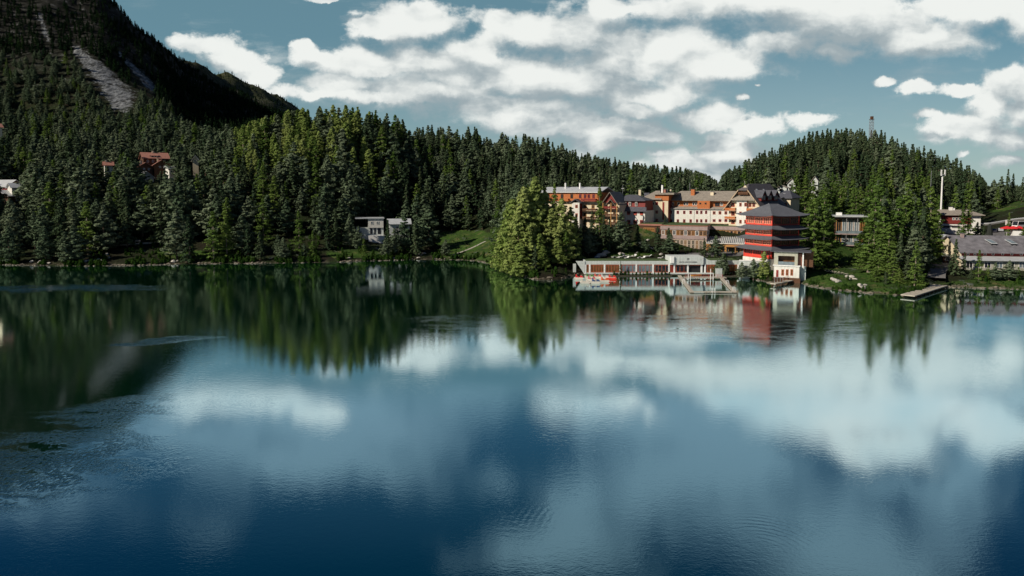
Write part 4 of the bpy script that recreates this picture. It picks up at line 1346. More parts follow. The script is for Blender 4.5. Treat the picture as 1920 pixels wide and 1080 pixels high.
def parasol(loc, r, h, label, m, group=None, open_=True):
    e = empty('parasol', loc, 0, label, 'parasol', group)
    MB().tube((0, 0, 0), (0, 0, h), .05).obj('pole', WFRAME, e)
    MB().tube((0, 0, 0), (0, 0, .12), .35, .3, 12).obj('base', CONC, e)
    n = 8
    vs = [(0, 0, h)]; fs = []
    if open_:
        vs += [(r * cos(2 * pi * i / n), r * sin(2 * pi * i / n), h - r * .38) for i in range(n)]
        vs += [(r * cos(2 * pi * i / n), r * sin(2 * pi * i / n), h - r * .38 - .22) for i in range(n)]
    else:
        vs += [(r * .55 * cos(2 * pi * i / n), r * .55 * sin(2 * pi * i / n), h - .9) for i in range(n)]
        vs += [(r * cos(2 * pi * i / n), r * sin(2 * pi * i / n), .7) for i in range(n)]
    for i in range(n):
        j = (i + 1) % n
        fs += [(0, 1 + i, 1 + j), (1 + i, 1 + n + i, 1 + n + j, 1 + j)]
    vs += [(0, 0, h - .12)]
    fs += [(1 + n + i, 1 + n + (i + 1) % n, 1 + 2 * n)[::-1] for i in range(n)]
    MB().add(vs, fs).obj('canopy', m, e)
    return e


for i, (px, D) in enumerate(((1888, 254), (1900, 253), (1911, 253.5))):
    p = P(px, 430, D)
    zg = hz(p.x, D)
    parasol((p.x, D, zg), 2.2, P(px, 423.5, D).z - zg, 'red parasol in the cluster shading the kiosk at the right edge', REDFAB, 'red parasols by the kiosk')
p = P(1855, 445, 262)
parasol((p.x, p.y, hz(p.x, p.y)), 1.25, 6.2, 'tall closed dark parasol beyond the shingle roof of the long low house', mat('dark_canvas', (.018, .022, .018), .9, .2, 2), open_=False)

# ------------------------------------------------------------------ vehicles
def car(loc, rz, label, paint, L=4.3, Wd=1.75, H=1.5, group=None, van=False, name='parked_car', cat='car'):
    e = empty(name, loc, rz, label, cat, group)
    hw = Wd / 2
    if van:
        prof = [(-L / 2, .45), (L / 2, .45), (L / 2, 1.0), (L / 2 - .25, 1.25), (L / 2 - .75, H), (-L / 2 + .1, H), (-L / 2, H - .3)]
        wz = [(-L / 2 + .35, H * .52), (L / 2 - .55, H * .52), (L / 2 - .85, H - .22), (-L / 2 + .4, H - .22)]
    else:
        prof = [(-L / 2, .35), (L / 2, .35), (L / 2, .72), (L / 2 - .2, .85), (L / 2 - 1.1, .98), (L / 2 - 1.75, H - .05), (-L / 2 + 1.1, H), (-L / 2 + .25, 1.02), (-L / 2, .9)]
        wz = [(-L / 2 + .5, .98), (L / 2 - 1.25, .98), (L / 2 - 1.85, H - .12), (-L / 2 + 1.1, H - .1)]
    MB().ext(prof, -hw, hw).obj('body', paint, e)
    MB().ext(wz, -hw - .012, -hw - .002).ext(wz, hw + .002, hw + .012).obj('side_window', GLASS, e)
    a_, c_ = (prof[4], prof[5]) if not van else (prof[3], prof[4])
    ws = MB().add([(a_[0] + .02, -hw + .12, a_[1] + .04), (a_[0] + .02, hw - .12, a_[1] + .04), (c_[0] + .03, hw - .16, c_[1] - .04), (c_[0] + .03, -hw + .16, c_[1] - .04)], [(0, 1, 2, 3)])
    ws.obj('windscreen', GLASS, e)
    for sx in (-L / 2 + .8, L / 2 - .85):
        for sy in (-hw + .1, hw - .1):
            w = MB().tube((sx, sy - .11, .33), (sx, sy + .11, .33), .33, n=14).obj('wheel', BLACK, e)
            MB().tube((sx, sy - .125, .33), (sx, sy + .125, .33), .18, n=10).obj('rim', STEEL, w)
    for sy in (-hw + .28, hw - .28):
        MB().box(L / 2 - .02, L / 2 + .02, sy - .18, sy + .18, .62, .76).obj('headlight', METAL, e)
    return e


CARW = mat('white_car_paint', (.62, .66, .66), .25, .04, 1, spec=.6)
CARG = mat('grey_green_car_paint', (.25, .30, .28), .25, .04, 1, spec=.6)
for px, py, lb, m_, rz_ in ((1777, 449, 'grey-green car parked beside the carport, left of the white car', CARG, -.5), (1791, 449, 'white car parked between the grey-green car and the shingle roof', CARW, -.35)):
    p = P(px, py, 256)
    car((p.x, p.y, hz(p.x, p.y)), rz_, lb, m_)
for i, (px, D, lb, m_) in enumerate(((1867, 284, 'dark car parked leftmost on the slope below the road railing', mat('dark_car_paint', (.05, .05, .07), .25, .05, 1, spec=.6)), (1877, 284, 'silver car parked between the dark car and the white camper', mat('silver_car_paint', (.35, .36, .38), .3, .05, 1, spec=.6)))):
    p = P(px, 415, D)
    car((p.x, p.y, hz(p.x, p.y)), .8 + .2 * i, lb, m_)
p = P(1914, 414, 285)
car((p.x, p.y, hz(p.x, p.y)), pi + .35, 'white camper van parked above the red parasols at the right edge', mat('camper_paint', (.72, .66, .64), .3, .05, 1), L=7.5, Wd=2.3, H=3.0, van=True, name='camper_van', cat='camper van')
p = P(1898, 412, 292)
car((p.x, p.y, hz(p.x, p.y)), .3, 'pale trailer parked left of the white camper van', mat('trailer_paint', (.5, .45, .44), .4, .05, 1), L=5.0, Wd=2.2, H=2.6, van=True, name='trailer', cat='trailer')

# ------------------------------------------------------------------ masts and lookout tower
e = empty('phone_mast', P(1764.3, 395, 292), 0, 'tall white phone mast with panel antennas on top behind the red timber building', 'mast')
zg = hz(e.location.x, 292); e.location.z = zg
ht = P(1766, 327, 292).z - zg
MB().tube((0, 0, 0), (0, 0, ht), .42, .28, 12).obj('pole', WPAINT, e)
for i in range(3):
    a_ = 2 * pi * i / 3 - .6
    MB().box(.55 * cos(a_) + cos(a_) * .3 - .2, .55 * cos(a_) + cos(a_) * .3 + .2, .85 * sin(a_) - .15, .85 * sin(a_) + .15, ht - .6, ht + 2.0).obj('panel_antenna', WPAINT, e)
MB().tube((0, 0, ht - .2), (0, 0, ht), .9, .9, 12).obj('platform', STEEL, e)
e = empty('thin_mast', P(1743, 400, 266), 0, 'thin bare steel mast standing left of the phone mast', 'mast')
zg = hz(e.location.x, 266); e.location.z = zg
ht = P(1743, 320, 266).z - zg
MB().tube((0, 0, 0), (0, 0, ht), .12, .07, 8).obj('pole', STEEL, e)
MB().box(-.35, .35, -.05, .05, ht * .8, ht * .8 + .08).obj('crossbar', STEEL, e)
pt = P(1634, 240, 425)
zg = hz(pt.x, 425)
e = empty('lookout_tower', (pt.x, 425, zg), 0, 'slim white lattice lookout tower rising from the top of the right wooded hill', 'tower')
ht = P(1634, 224, 425).z - zg
lg = []
for sx, sy in ((-1, -1), (1, -1), (1, 1), (-1, 1)):
    MB().tube((sx * 1.1, sy * 1.1, -1), (sx * .8, sy * .8, ht), .14, n=6).obj('leg', STEEL, e)
br = MB()
nlev = 14
for i in range(nlev):
    z0_, z1_ = ht * i / nlev, ht * (i + 1) / nlev
    for (ax_, ay_), (bx_, by_) in (((-1, -1), (1, -1)), ((1, -1), (1, 1)), ((1, 1), (-1, 1)), ((-1, 1), (-1, -1))):
        br.tube((ax_, ay_, z0_), (bx_ * .95, by_ * .95, z1_), .05, n=5)
        br.tube((ax_ * .98, ay_ * .98, z1_), (bx_ * .98, by_ * .98, z1_), .05, n=5)
br.obj('bracing', STEEL, e)
MB().box(-1.1, 1.1, -1.1, 1.1, ht, ht + .2).obj('platform', BROWN, e)
MB().box(-.7, .7, -.7, .7, ht + .203, ht + 1.9).obj('cabin', BROWN, e)

# ------------------------------------------------------------------ houses on the left slope
def simple_house(name, label, a_, b_, ztop_py, eave_py, base_py, rmat, wmat, depth=9, wins=(), axis='x', zb=None, dorm=None, group=None, cat='house', chim=None):
    pm = (a_[0] + b_[0]) / 2
    Dm = (a_[1] + b_[1]) / 2
    zb_ = P(pm, base_py, Dm).z if zb is None else zb
    bb = Bld(name, label, cat, a_, b_, zb_, group, py=eave_py)
    ze_ = bb.z(pm, eave_py)
    if axis == 'x':
        zr_ = bb.z(pm, ztop_py, depth / 2)
        MB().ext([(0, -6), (depth, -6), (depth, ze_), (depth / 2, zr_ - .1), (0, ze_)], 0, bb.W, 'x').obj('wall', wmat, bb.o)
    else:
        zr_ = bb.z(pm, ztop_py)
        MB().ext([(0, -6), (bb.W, -6), (bb.W, ze_), (bb.W / 2, zr_ - .1), (0, ze_)], 0, depth).obj('wall', wmat, bb.o)
    bb.gable('roof', rmat, 0, bb.W, 0, depth, ze_, zr_, oh=.8, axis=axis)
    for (px, y0_, y1_, w) in wins:
        bb.wpx(px, y0_, y1_, w, WFRAME)
    if dorm:
        px, y0_, y1_, w = dorm
        x0_, x1_ = bb.u(px - w / 2, dy=1.2), bb.u(px + w / 2, dy=1.2)
        d_ = bb.box('dormer', wmat, x0_, x1_, 1.0, 4, bb.z(px, y1_, 1), bb.z(px, y0_ + 1.2, 1))
        MB().slab([(x0_ - .4, .5, bb.z(px, y0_ + 1.3, .5)), (x1_ + .4, .5, bb.z(px, y0_ + 1.3, .5)), (x1_ + .4, 4.2, bb.z(px, y0_, 2) + .5), (x0_ - .4, 4.2, bb.z(px, y0_, 2) + .5)], .15).obj('dormer_roof', rmat, d_)
        for i in (-1, 0, 1):
            w_ = (x1_ - x0_) / 3
            f_ = MB().box((x0_ + x1_) / 2 + i * w_ - .4, (x0_ + x1_) / 2 + i * w_ + .4, .93, .997, bb.z(px, y1_ - .5, 1), bb.z(px, y0_ + 1.8, 1)).obj('dormer_window', WFRAME, d_)
    if chim:
        x_ = bb.u(chim, dy=depth / 2)
        chimney(bb, x_, depth / 2, zr_ - .8, zr_ + 1.1, .9, CREAM)
    return bb


simple_house('mountain_chalet', 'large dark timber chalet with red tiled roof and dormer, highest in left forest', (269, 358), (316, 365), 287, 296.5, 322, TERRA, BROWN, 11,
             [(277, 300, 304.5, 4), (287, 300, 304.5, 4), (297, 300, 304.5, 4), (308, 300, 304.5, 4)], dorm=(292.5, 290.5, 295, 15), chim=291)
simple_house('mountain_chalet', 'dark gabled chalet with red tiled roof below the large chalet, on its left', (259, 350), (287, 354), 305, 313, 336, TERRA, BROWN, 9, [(270, 315, 319, 3.5), (279, 315, 319, 3.5)], axis='y', chim=268)
simple_house('mountain_chalet', 'brown chalet with wide pale-edged gable below the large chalet, on its right', (289, 353), (319, 357), 300, 309, 335, TERRA, BROWN, 9, [(300, 311, 315, 3.5), (308, 311, 315, 3.5)], axis='y', chim=300)
simple_house('house', 'white house with turquoise door front among trees below the brown and red chalets', (262, 341), (288, 345), 322, 332, 342, METAL, WHITE, 8, [(281, 334, 340, 4)], axis='y')
simple_house('house', 'white rendered house corner showing right of the brown chalet', (317, 351), (328, 353), 312, 316, 335, METAL, WHITE, 7, [(322, 320, 324, 3)])
simple_house('house', 'small house with orange gable wall in the trees right of the chalets', (361, 349), (372, 350), 292, 299, 312, METAL, CREAM, 4, [(366, 300, 303, 3)], axis='y')
simple_house('house', 'house with only its red roof showing in the trees left of the chalets', (196, 350), (211, 352), 304, 309, 330, TERRA, WHITE, 4, [(203, 312, 316, 3)], chim=203)
simple_house('house', 'pale metal roofed house at the left edge, upper of two', (-25, 352), (13, 348), 338, 349, 362, METAL, REDW, 9, [(3, 352, 355, 4)], axis='x')
simple_house('house', 'white house with steep pale roof at the left edge, lower of two', (-22, 340), (15, 338), 357, 367, 384, METAL, BROWN, 9, [(4, 369, 373, 5)], axis='y')
simple_house('house', 'white house with flat greenish metal roof right of the two houses at the left edge', (22, 341), (44, 345), 344, 351, 376, METAL, WHITE, 6, [(30, 358, 364, 4), (38, 358, 364, 4)])
simple_house('house', 'orange-brown house at the left edge high up in the dark forest', (-16, 416), (4, 420), 232, 238, 252, TERRA, CREAM, 9, [(-2, 240, 244, 4)])

# white villa on the left bank
b = Bld('lake_villa', 'white two-storey villa with pale parapet roof half hidden by trees on the far bank', 'house', (668, 284.5), (719, 287), hz(-60, 284) - .5)
zt = b.z(705, 410)
b.box('wall', GREYW, 0, b.W, 0, 8, -3, b.z(705, 427))
b.box('upper_storey', WHITE, b.u(690), b.W, -.4, 8, b.z(705, 426.9), zt)
b.box('flat_roof', METAL, -.4, b.W + .4, -.8, 8.5, zt + .003, zt + .35)
for px, w in ((696, 4), (703, 3), (711, 6)):
    b.wpx(px, 428, 439, w, BLACK, GLASS, bars=1)
for px in (697, 708):
    b.wpx(px, 415, 421, 5, WFRAME, GLASSL, dy=-.4)
b.box('terrace_wall', WPAINT, b.u(690), b.W + .6, -2.4, -.003, -3.2, b.z(705, 441))

simple_house('annex', 'long pale metal roofed annex in the trees right of the white villa', (730, 286), (768, 288), 411, 419, 440, METAL, GREYW, 7, [(745, 424, 430, 5), (760, 424, 430, 5)])

# ------------------------------------------------------------------ docks, piers, gangways
def deck(name, label, pts, width, z=.38, m=PLANK, cat='dock', rails=None, posts=True, group=None, kindpart='deck'):
    """floating walkway through water-level points of the photo; each leg is one plank deck"""
    pw = [on_water(px, py, z) for px, py in pts]
    e = empty(name, (pw[0].x, pw[0].y, 0), 0, label, cat, group)
    o0 = Vector((pw[0].x, pw[0].y, 0))
    for i in range(len(pw) - 1):
        a_, b_ = pw[i] - o0, pw[i + 1] - o0
        d = (b_ - a_); d.z = 0; L = d.length; d.normalize()
        n_ = Vector((-d.y, d.x, 0)) * width / 2
        ex = d * (width / 2 if i else 0)
        dz = .004 * i
        MB().slab([tuple(a_ - ex - n_ + Vector((0, 0, dz))), tuple(b_ + d * width / 2 - n_ + Vector((0, 0, dz))), tuple(b_ + d * width / 2 + n_ + Vector((0, 0, dz))), tuple(a_ - ex + n_ + Vector((0, 0, dz)))], .22).obj('deck', m, e)
        if posts:
            pm_ = MB()
            k_ = max(2, int(L / 3))
            for j in range(k_ + 1):
                for sg in (-1, 1):
                    q_ = a_ + d * (L * j / k_) + n_ * sg * .9
                    pm_.tube((q_.x, q_.y, -1.0), (q_.x, q_.y, z - .23), .12, n=6)
            pm_.obj('pile', BROWN, e)
    return e, pw, o0


e, pw, o0 = deck('bathing_dock', 'pale wooden U-shaped bathing dock floating in front of the spa pavilion', [(1274, 516), (1297, 546.5), (1377, 546.5), (1352, 520)], 1.0)
def handrail(e, o0, px, py, rz, z=.39):
    p = on_water(px, py, z) - Vector((o0.x, o0.y, 0))
    r = MB()
    c_, s_ = cos(rz), sin(rz)
    for sg in (-.35, .35):
        ox_, oy_ = -s_ * sg, c_ * sg
        pts = [(0, 0, z - .2), (0, 0, z + .95), (.5, 0, z + .95), (.65, 0, z + .3), (.65, 0, -.6)]
        for a_, b_ in zip(pts[:-1], pts[1:]):
            r.tube((p.x + a_[0] * c_ + ox_, p.y + a_[0] * s_ + oy_, a_[2]), (p.x + b_[0] * c_ + ox_, p.y + b_[0] * s_ + oy_, b_[2]), .035, n=6)
    r.obj('ladder', WPAINT, e)
handrail(e, o0, 1284, 530, pi); handrail(e, o0, 1362, 532, 0); handrail(e, o0, 1337, 547, -pi / 2); handrail(e, o0, 1374, 545, 0)

e, pw, o0 = deck('sun_deck', 'wooden sun deck with red railings between the spa pavilion door and the bathing dock', [(1283, 519.5), (1352, 519.5)], 2.6, z=.6)
L = (pw[1] - pw[0]).length
rr = MB()
for z_ in (1.0, 1.3, 1.6):
    rr.box(0, L, -1.32, -1.27, z_, z_ + .05)
for i in range(9):
    x = L * i / 8
    rr.box(x - .03, x + .03, -1.345, -1.29, .6, 1.65)
rr.obj('railing', REDF, e)
for px, top in ((1293, 514), (1297, 516), (1335, 505), (1340, 514)):
    q_ = on_water(px, 522, .6)
    MB().tube((q_.x - o0.x, -1.6, -1), (q_.x - o0.x, -1.6, P(px, top, q_.y).z), .09, n=8).obj('mooring_pole', WPAINT, e)
q_ = P(1331, 510, 214.5)
tag(MB().box(-.95, .95, -.2, .2, 0, 2.3).box(-1.02, 1.02, -.25, .25, 2.303, 2.4).box(-1.0, 1.0, -.24, .24, -.12, -.003).obj('changing_cabin', GREYW), 'white upright changing cabin standing on the sun deck before the pavilion', 'cabin').location = (q_.x, on_water(1331, 519, .6).y, .75)
dd = on_water(1305, 518, .6)
canoe = empty('canoe', (dd.x, dd.y, .65), .1, 'yellow-orange canoe lying on the sun deck', 'canoe')
def hull(L, Wd, H, m, parent, name='hull', n=10, inner=True):
    vs, fs = [], []
    for i in range(n + 1):
        t = i / n * 2 - 1
        w = Wd / 2 * (1 - abs(t) ** 2.4) + .02
        z1 = H * (1 + .35 * t * t)
        vs += [(t * L / 2, -w, z1), (t * L / 2, -w * .6, .04), (t * L / 2, w * .6, .04), (t * L / 2, w, z1), (t * L / 2, w * .85, z1), (t * L / 2, 0, H * .4), (t * L / 2, -w * .85, z1)]
    for i in range(n):
        a_, b_ = i * 7, (i + 1) * 7
        for j in range(7):
            k_ = (j + 1) % 7
            fs.append((a_ + j, a_ + k_, b_ + k_, b_ + j))
    fs += [tuple(range(7)), tuple(range(n * 7 + 6, n * 7 - 1, -1))]
    return MB().add(vs, fs).obj(name, m, parent)
YEL = mat('yellow_orange_paint', (.62, .30, .06), .4, .1, 1)
hull(3.6, .8, .35, YEL, canoe)
MB().box(-.9, -.7, -.33, .33, .27, .31).box(.7, .9, -.33, .33, .27, .31).obj('seat', OAK, canoe)

deck('boat_jetty', 'low grey jetty behind the moored pedal boats at the left end of the pavilion', [(1096, 516), (1142, 517)], 1.6, z=.45)
e, pw, o0 = deck('wooden_pier', 'short weathered wooden pier running out from the right bank', [(1764, 534), (1706, 552)], 3.2, z=.7)
# gangway and gate by the boathouse
e, pw, o0 = deck('boathouse_gangway', 'dark-railed gangway along the boathouse waterfront', [(1503, 521), (1452, 531)], 1.6, z=.8)
a_, b_ = pw[0] - o0, pw[1] - o0
rl = MB()
for sg in (.75,):
    for z_ in (.55, 1.0):
        rl.tube((a_.x, a_.y + sg, .8 + z_), (b_.x, b_.y + sg, .8 + z_), .04, n=6)
for i in range(11):
    t = i / 10
    x, y = a_.x + (b_.x - a_.x) * t, a_.y + (b_.y - a_.y) * t + .75
    rl.tube((x, y, .8), (x, y, 1.8), .035, n=6)
rl.obj('railing', BROWN, e)
gt = on_water(1460, 531, .4)
e = empty('boat_gate', (gt.x, gt.y, 0), R(-12), 'dark steel gate cage at the lake end of the boathouse gangway', 'gate')
fr = MB()
for x in (-1.1, -.4, .4, 1.1):
    fr.box(x - .06, x + .06, -.06, .06, -1, 2.1)
for z_ in (.4, 2.0):
    fr.box(-1.1, 1.1, -.05, .05, z_, z_ + .1)
fr.obj('frame', STEEL, e)
MB().box(-1.03, 1.03, .07, .1, .45, 1.95).obj('mesh_panel', BROWN, e)
# ramp up from the reeds
p0, p1 = on_water(1385, 519, .5), P(1410, 499, 206.5)
e = empty('plank_ramp', p0, 0, 'narrow plank ramp climbing from the reeds to the garden wall left of the pagoda', 'ramp')
d = p1 - p0
MB().slab([(0, -.4, .1), (d.x, d.y - .4, d.z + .1), (d.x, d.y + .4, d.z + .1), (0, .4, .1)], .15).obj('deck', PLANK, e)
r_ = MB()
for i in range(6):
    t = i / 5
    r_.tube((d.x * t, d.y * t - .4, d.z * t), (d.x * t, d.y * t - .4, d.z * t + 1.0), .03, n=5)
r_.tube((0, -.4, 1.0), (d.x, d.y - .4, d.z + 1.0), .03, n=5)
r_.obj('railing', STEEL, e)

# ------------------------------------------------------------------ pedal boats
HULLW = mat('pale_hull', (.62, .58, .50), .4, .08, 1)
def boat_col(n, c): return mat(n, c, .35, .06, 1, spec=.5)
BOATS = [(1085, 523.5, 'red', (.62, .03, .03), 'moored at the left end of the row'), (1105, 521.5, 'green', (.08, .22, .05), 'moored next to the red boat at the left end'),
         (1097, 531, 'beige', (.45, .40, .30), 'with bare flat deck, nearest to the lake'), (1108, 526.5, 'pink', (.62, .16, .16), 'moored in the middle behind the blue boat'),
         (1116, 531, 'blue', (.05, .09, .20), 'at the front right of the row'), (1120, 521.5, 'coral', (.60, .12, .09), 'at the back of the row below the pavilion windows'),
         (1133, 523, 'white', (.6, .6, .58), 'moored behind the orange boat'), (1133, 528.5, 'orange', (.70, .12, .03), 'at the front right of the row beside the blue boat'),
         (1147, 523.5, 'scarlet', (.65, .04, .02), 'moored at the right end of the row')]
for px, py, cn, c, where in BOATS:
    p = on_water(px, py)
    e = empty('pedal_boat', (p.x, p.y, 0), R(random.uniform(-8, 8)), f'{cn} and white pedal boat {where}', 'pedal boat', 'pedal boats moored beside the pavilion')
    cm = boat_col(cn + '_plastic', c)
    for sg in (-.62, .62):
        vs = MB().ext([(-1.35, .5), (-1.4, .25), (-1.15, -.05), (1.0, -.05), (1.45, .3), (1.4, .5)], sg - .26, sg + .26)
        vs.obj('float', HULLW if cn != 'scarlet' else cm, e)
    MB().box(-1.2, 1.15, -.8, .8, .503, .62).obj('deck', HULLW, e)
    if cn != 'beige':
        MB().ext([(-.9, .623), (.0, .623), (.0, .85), (-.45, .88), (-.6, 1.45), (-.85, 1.45)], -.72, -.06).obj('seat', cm, e)
        MB().ext([(-.9, .623), (.0, .623), (.0, .85), (-.45, .88), (-.6, 1.45), (-.85, 1.45)], .06, .72).obj('seat', cm, e)
        MB().ext([(.35, .623), (1.25, .623), (1.3, .8), (1.0, 1.05), (.5, 1.1)], -.75, .75).obj('bow_cover', cm, e)
    else:
        MB().box(-1.0, -.6, -.75, .75, .623, .8).box(.5, .9, -.75, .75, .623, .8).obj('bench', HULLW, e)

# ------------------------------------------------------------------ loungers, benches, guard rail
def lounger(loc, rz, label, group, m=WPAINT):
    e = empty('sun_lounger', loc, rz, label, 'sun lounger', group)
    MB().box(-1.0, .35, -.35, .35, .32, .40).obj('seat', m, e)
    MB().slab([(.36, -.35, .40), (.95, -.35, .85), (.95, .35, .85), (.36, .35, .40)], .08).obj('backrest', m, e)
    for sx in (-.85, .25):
        for sy in (-.3, .3):
            MB().box(sx - .03, sx + .03, sy - .03, sy + .03, 0, .319).obj('leg', STEEL, e)
    return e
for i in range(6):
    g = ground_px(1552 + i * 6.4, 511.5 + i * .9) or P(1555 + 6 * i, 512, 205)
    lounger(g, R(200), 'wooden lounger in the row on the lawn above the right bank', 'loungers in a row on the right lawn', mat('pale_lounger_wood', (.5, .45, .36), .8, .1, 2))
rg = random.Random(5)
for i in range(13):
    px = 1150 + i * 8.2 + rg.uniform(-2, 2)
    if 1225 < px < 1236: continue
    g = ground_px(px, 484.5 + rg.uniform(-3, 1.5), 215)
    if g is None: continue
    lounger(g, rg.uniform(0, 6.28), 'white lounger on the green terrace above the spa pavilion windows', 'loungers on the terrace above the pavilion')
g = ground_px(258, 455.5)
e = empty('bench', g, R(-5), 'pale bench beside the footpath on the left bank', 'bench')
MB().box(-1.1, 1.1, -.25, .25, .42, .5).obj('seat', PLANK, e)
MB().box(-1.1, 1.1, .2, .26, .6, 1.0).obj('backrest', PLANK, e)
for x in (-.9, .9):
    MB().box(x - .05, x + .05, -.2, .2, 0, .419).obj('leg', PLANK, e)


def ribbon(name, pts, width, m, lift=.06, kind='structure'):
    """a path laid on the terrain along world points"""
    out = []
    for a_, b_ in zip(pts[:-1], pts[1:]):
        n_ = max(2, int((b_ - a_).length / 1.5))
        out += [a_.lerp(b_, i / n_) for i in range(n_)]
    out.append(pts[-1])
    vs, fs = [], []
    for i, p in enumerate(out):
        d = (out[min(i + 1, len(out) - 1)] - out[max(i - 1, 0)]); d.z = 0; d.normalize()
        n_ = Vector((-d.y, d.x, 0)) * width / 2
        zc_ = max(hz(p.x, p.y), hz(p.x + n_.x, p.y + n_.y), hz(p.x - n_.x, p.y - n_.y)) + lift
        for sg in (-1, 1):
            q_ = p + n_ * sg
            vs.append((q_.x, q_.y, zc_))
        for sg in (-1, 1):
            q_ = p + n_ * sg
            vs.append((q_.x, q_.y, zc_ - 1.2))
        if i:
            a_ = (i - 1) * 4; b_ = i * 4
            fs += [(a_, a_ + 1, b_ + 1, b_), (a_, b_, b_ + 2, a_ + 2), (a_ + 1, a_ + 3, b_ + 3, b_ + 1)]
    return MB().add(vs, fs).obj(name, m, kind=kind)
ASPH = mat('grey_asphalt', (.16, .155, .15), .9, .2, .8)
GRAVEL = mat('pale_gravel', (.34, .32, .27), .95, .25, 1.5)
def gp(*ps):
    return [g_ for g_ in (ground_px(px, py) for px, py in ps) if g_ is not None]
ribbon('footpath', gp((160, 463), (200, 461), (240, 459.5), (285, 456), (330, 452)), 1.5, GRAVEL)
ribbon('meadow_path', gp((846, 479), (868, 472), (890, 463), (912, 452)), 1.2, GRAVEL)
ribbon('lane', gp((1755, 530), (1756, 515), (1768, 495), (1778, 478), (1782, 462), (1785, 452)), 4.5, ASPH)
rd = [Vector((P(px, 400, D).x, D, 0)) for px, D in ((1825, 306), (1850, 304), (1890, 303), (1935, 300), (2050, 296))]
ribbon('mountain_road', rd, 4.5, ASPH)
e = empty('guard_rail', (0, 0, 0), 0, 'pale metal guard rail along the road below the grassy slope at right', 'guard rail')
rl, ps = MB(), MB()
for a_, b_ in zip(rd[:-1], rd[1:]):
    n_ = max(2, int((b_ - a_).length / 2))
    for i in range(n_):
        q0, q1 = a_.lerp(b_, i / n_), a_.lerp(b_, (i + 1) / n_)
        z0_, z1_ = hz(q0.x, q0.y - 2) + .15, hz(q1.x, q1.y - 2) + .15
        rl.add([(q0.x, q0.y - 2, z0_ + .45), (q1.x, q1.y - 2, z1_ + .45), (q1.x, q1.y - 2, z1_ + .85), (q0.x, q0.y - 2, z0_ + .85), (q0.x, q0.y - 1.95, z0_ + .45), (q1.x, q1.y - 1.95, z1_ + .45), (q1.x, q1.y - 1.95, z1_ + .85), (q0.x, q0.y - 1.95, z0_ + .85)],
               [(0, 1, 2, 3), (4, 7, 6, 5), (0, 4, 5, 1), (3, 2, 6, 7)])
        MB().box(q0.x - .06, q0.x + .06, q0.y - 1.94, q0.y - 1.84, z0_ - .5, z0_ + .85).obj('post', STEEL, e)
rl.obj('rail', METAL, e)

# ------------------------------------------------------------------ boulders and shore stones
import bmesh
def rock_mesh(seed, name='boulder'):
    bm = bmesh.new()
    bmesh.ops.create_icosphere(bm, subdivisions=3, radius=1)
    r_ = random.Random(seed)
    pl_ = [(Vector((r_.gauss(0, 1), r_.gauss(0, 1), r_.gauss(0, 1))).normalized(), r_.uniform(.55, .85)) for _ in range(12)]
    for v in bm.verts:
        for n_, d_ in pl_:
            k_ = v.co.dot(n_)
            if k_ > d_: v.co -= n_ * (k_ - d_) * .9
        v.co *= 1 + r_.uniform(-.03, .03)
        v.co.z *= .7
    me_ = bpy.data.meshes.new(name); bm.to_mesh(me_); bm.free()
    me_.materials.append(STONE)
    return me_
ROCKS = [rock_mesh(i) for i in range(5)]
def boulder(px, py, r, label, group, d0=150):
    g_ = ground_px(px, py, d0)
    if g_ is None: return
    o = bpy.data.objects.new('boulder', random.choice(ROCKS)); COL.objects.link(o)
    o.location = (g_.x, g_.y, g_.z + r * .2); o.scale = (r * random.uniform(.9, 1.6), r, r * random.uniform(.7, 1.1))
    o.rotation_euler = (random.uniform(-.2, .2), random.uniform(-.2, .2), random.uniform(0, 6.28))
    tag(o, label, 'boulder', group)
for px, py, r in ((1566, 527, 1.3), (1572, 530, 1.0), (1560, 524, .8), (1588, 520, 1.0), (1596, 521, 1.3), (1592, 525, .8), (1603, 524, .7), (1612, 538, 1.3), (1617, 541, 1.0), (1622, 536, .7), (1640, 512, .9), (1650, 514, 1.0), (1630, 511, .7),
                  (1668, 516, .8)):
    boulder(px, py, r * .8, 'pale boulder on the grassy right bank above the waterline', 'boulders on the right bank')
for px, py, r in ((1165, 478, 1.4), (1172, 482, 1.0), (1186, 481, .8), (1205, 470, 1.0), (1213, 462, 1.1), (1219, 466, .9), (1226, 468, 1.0), (1233, 471, .9), (1196, 475, .8), (1240, 478, .9), (1135, 476, 1.8), (1128, 480, 1.6), (1120, 484, 1.3), (1215, 452, .9)):
    boulder(px, py, r * .75, 'grey boulder of the rock garden above the spa pavilion', 'boulders of the rock garden')
for px, py, r in ((160, 491, .9), (168, 489, .7), (178, 491, 1.1), (186, 488, .8), (192, 491, .9), (200, 478, .9), (204, 484, .7), (60, 492, .8), (75, 493, .9), (92, 494, .6), (325, 492, .9), (333, 490, .6), (788, 479, 1.0), (795, 476, .8), (785, 484, .7), (815, 486, .6), (655, 485, .7), (730, 483, .6), (738, 485, .5),
                  (675, 462, 1.3), (668, 465, .8)):
    boulder(px, py, r, 'pale boulder at the foot of the forested left bank', 'boulders along the left bank')
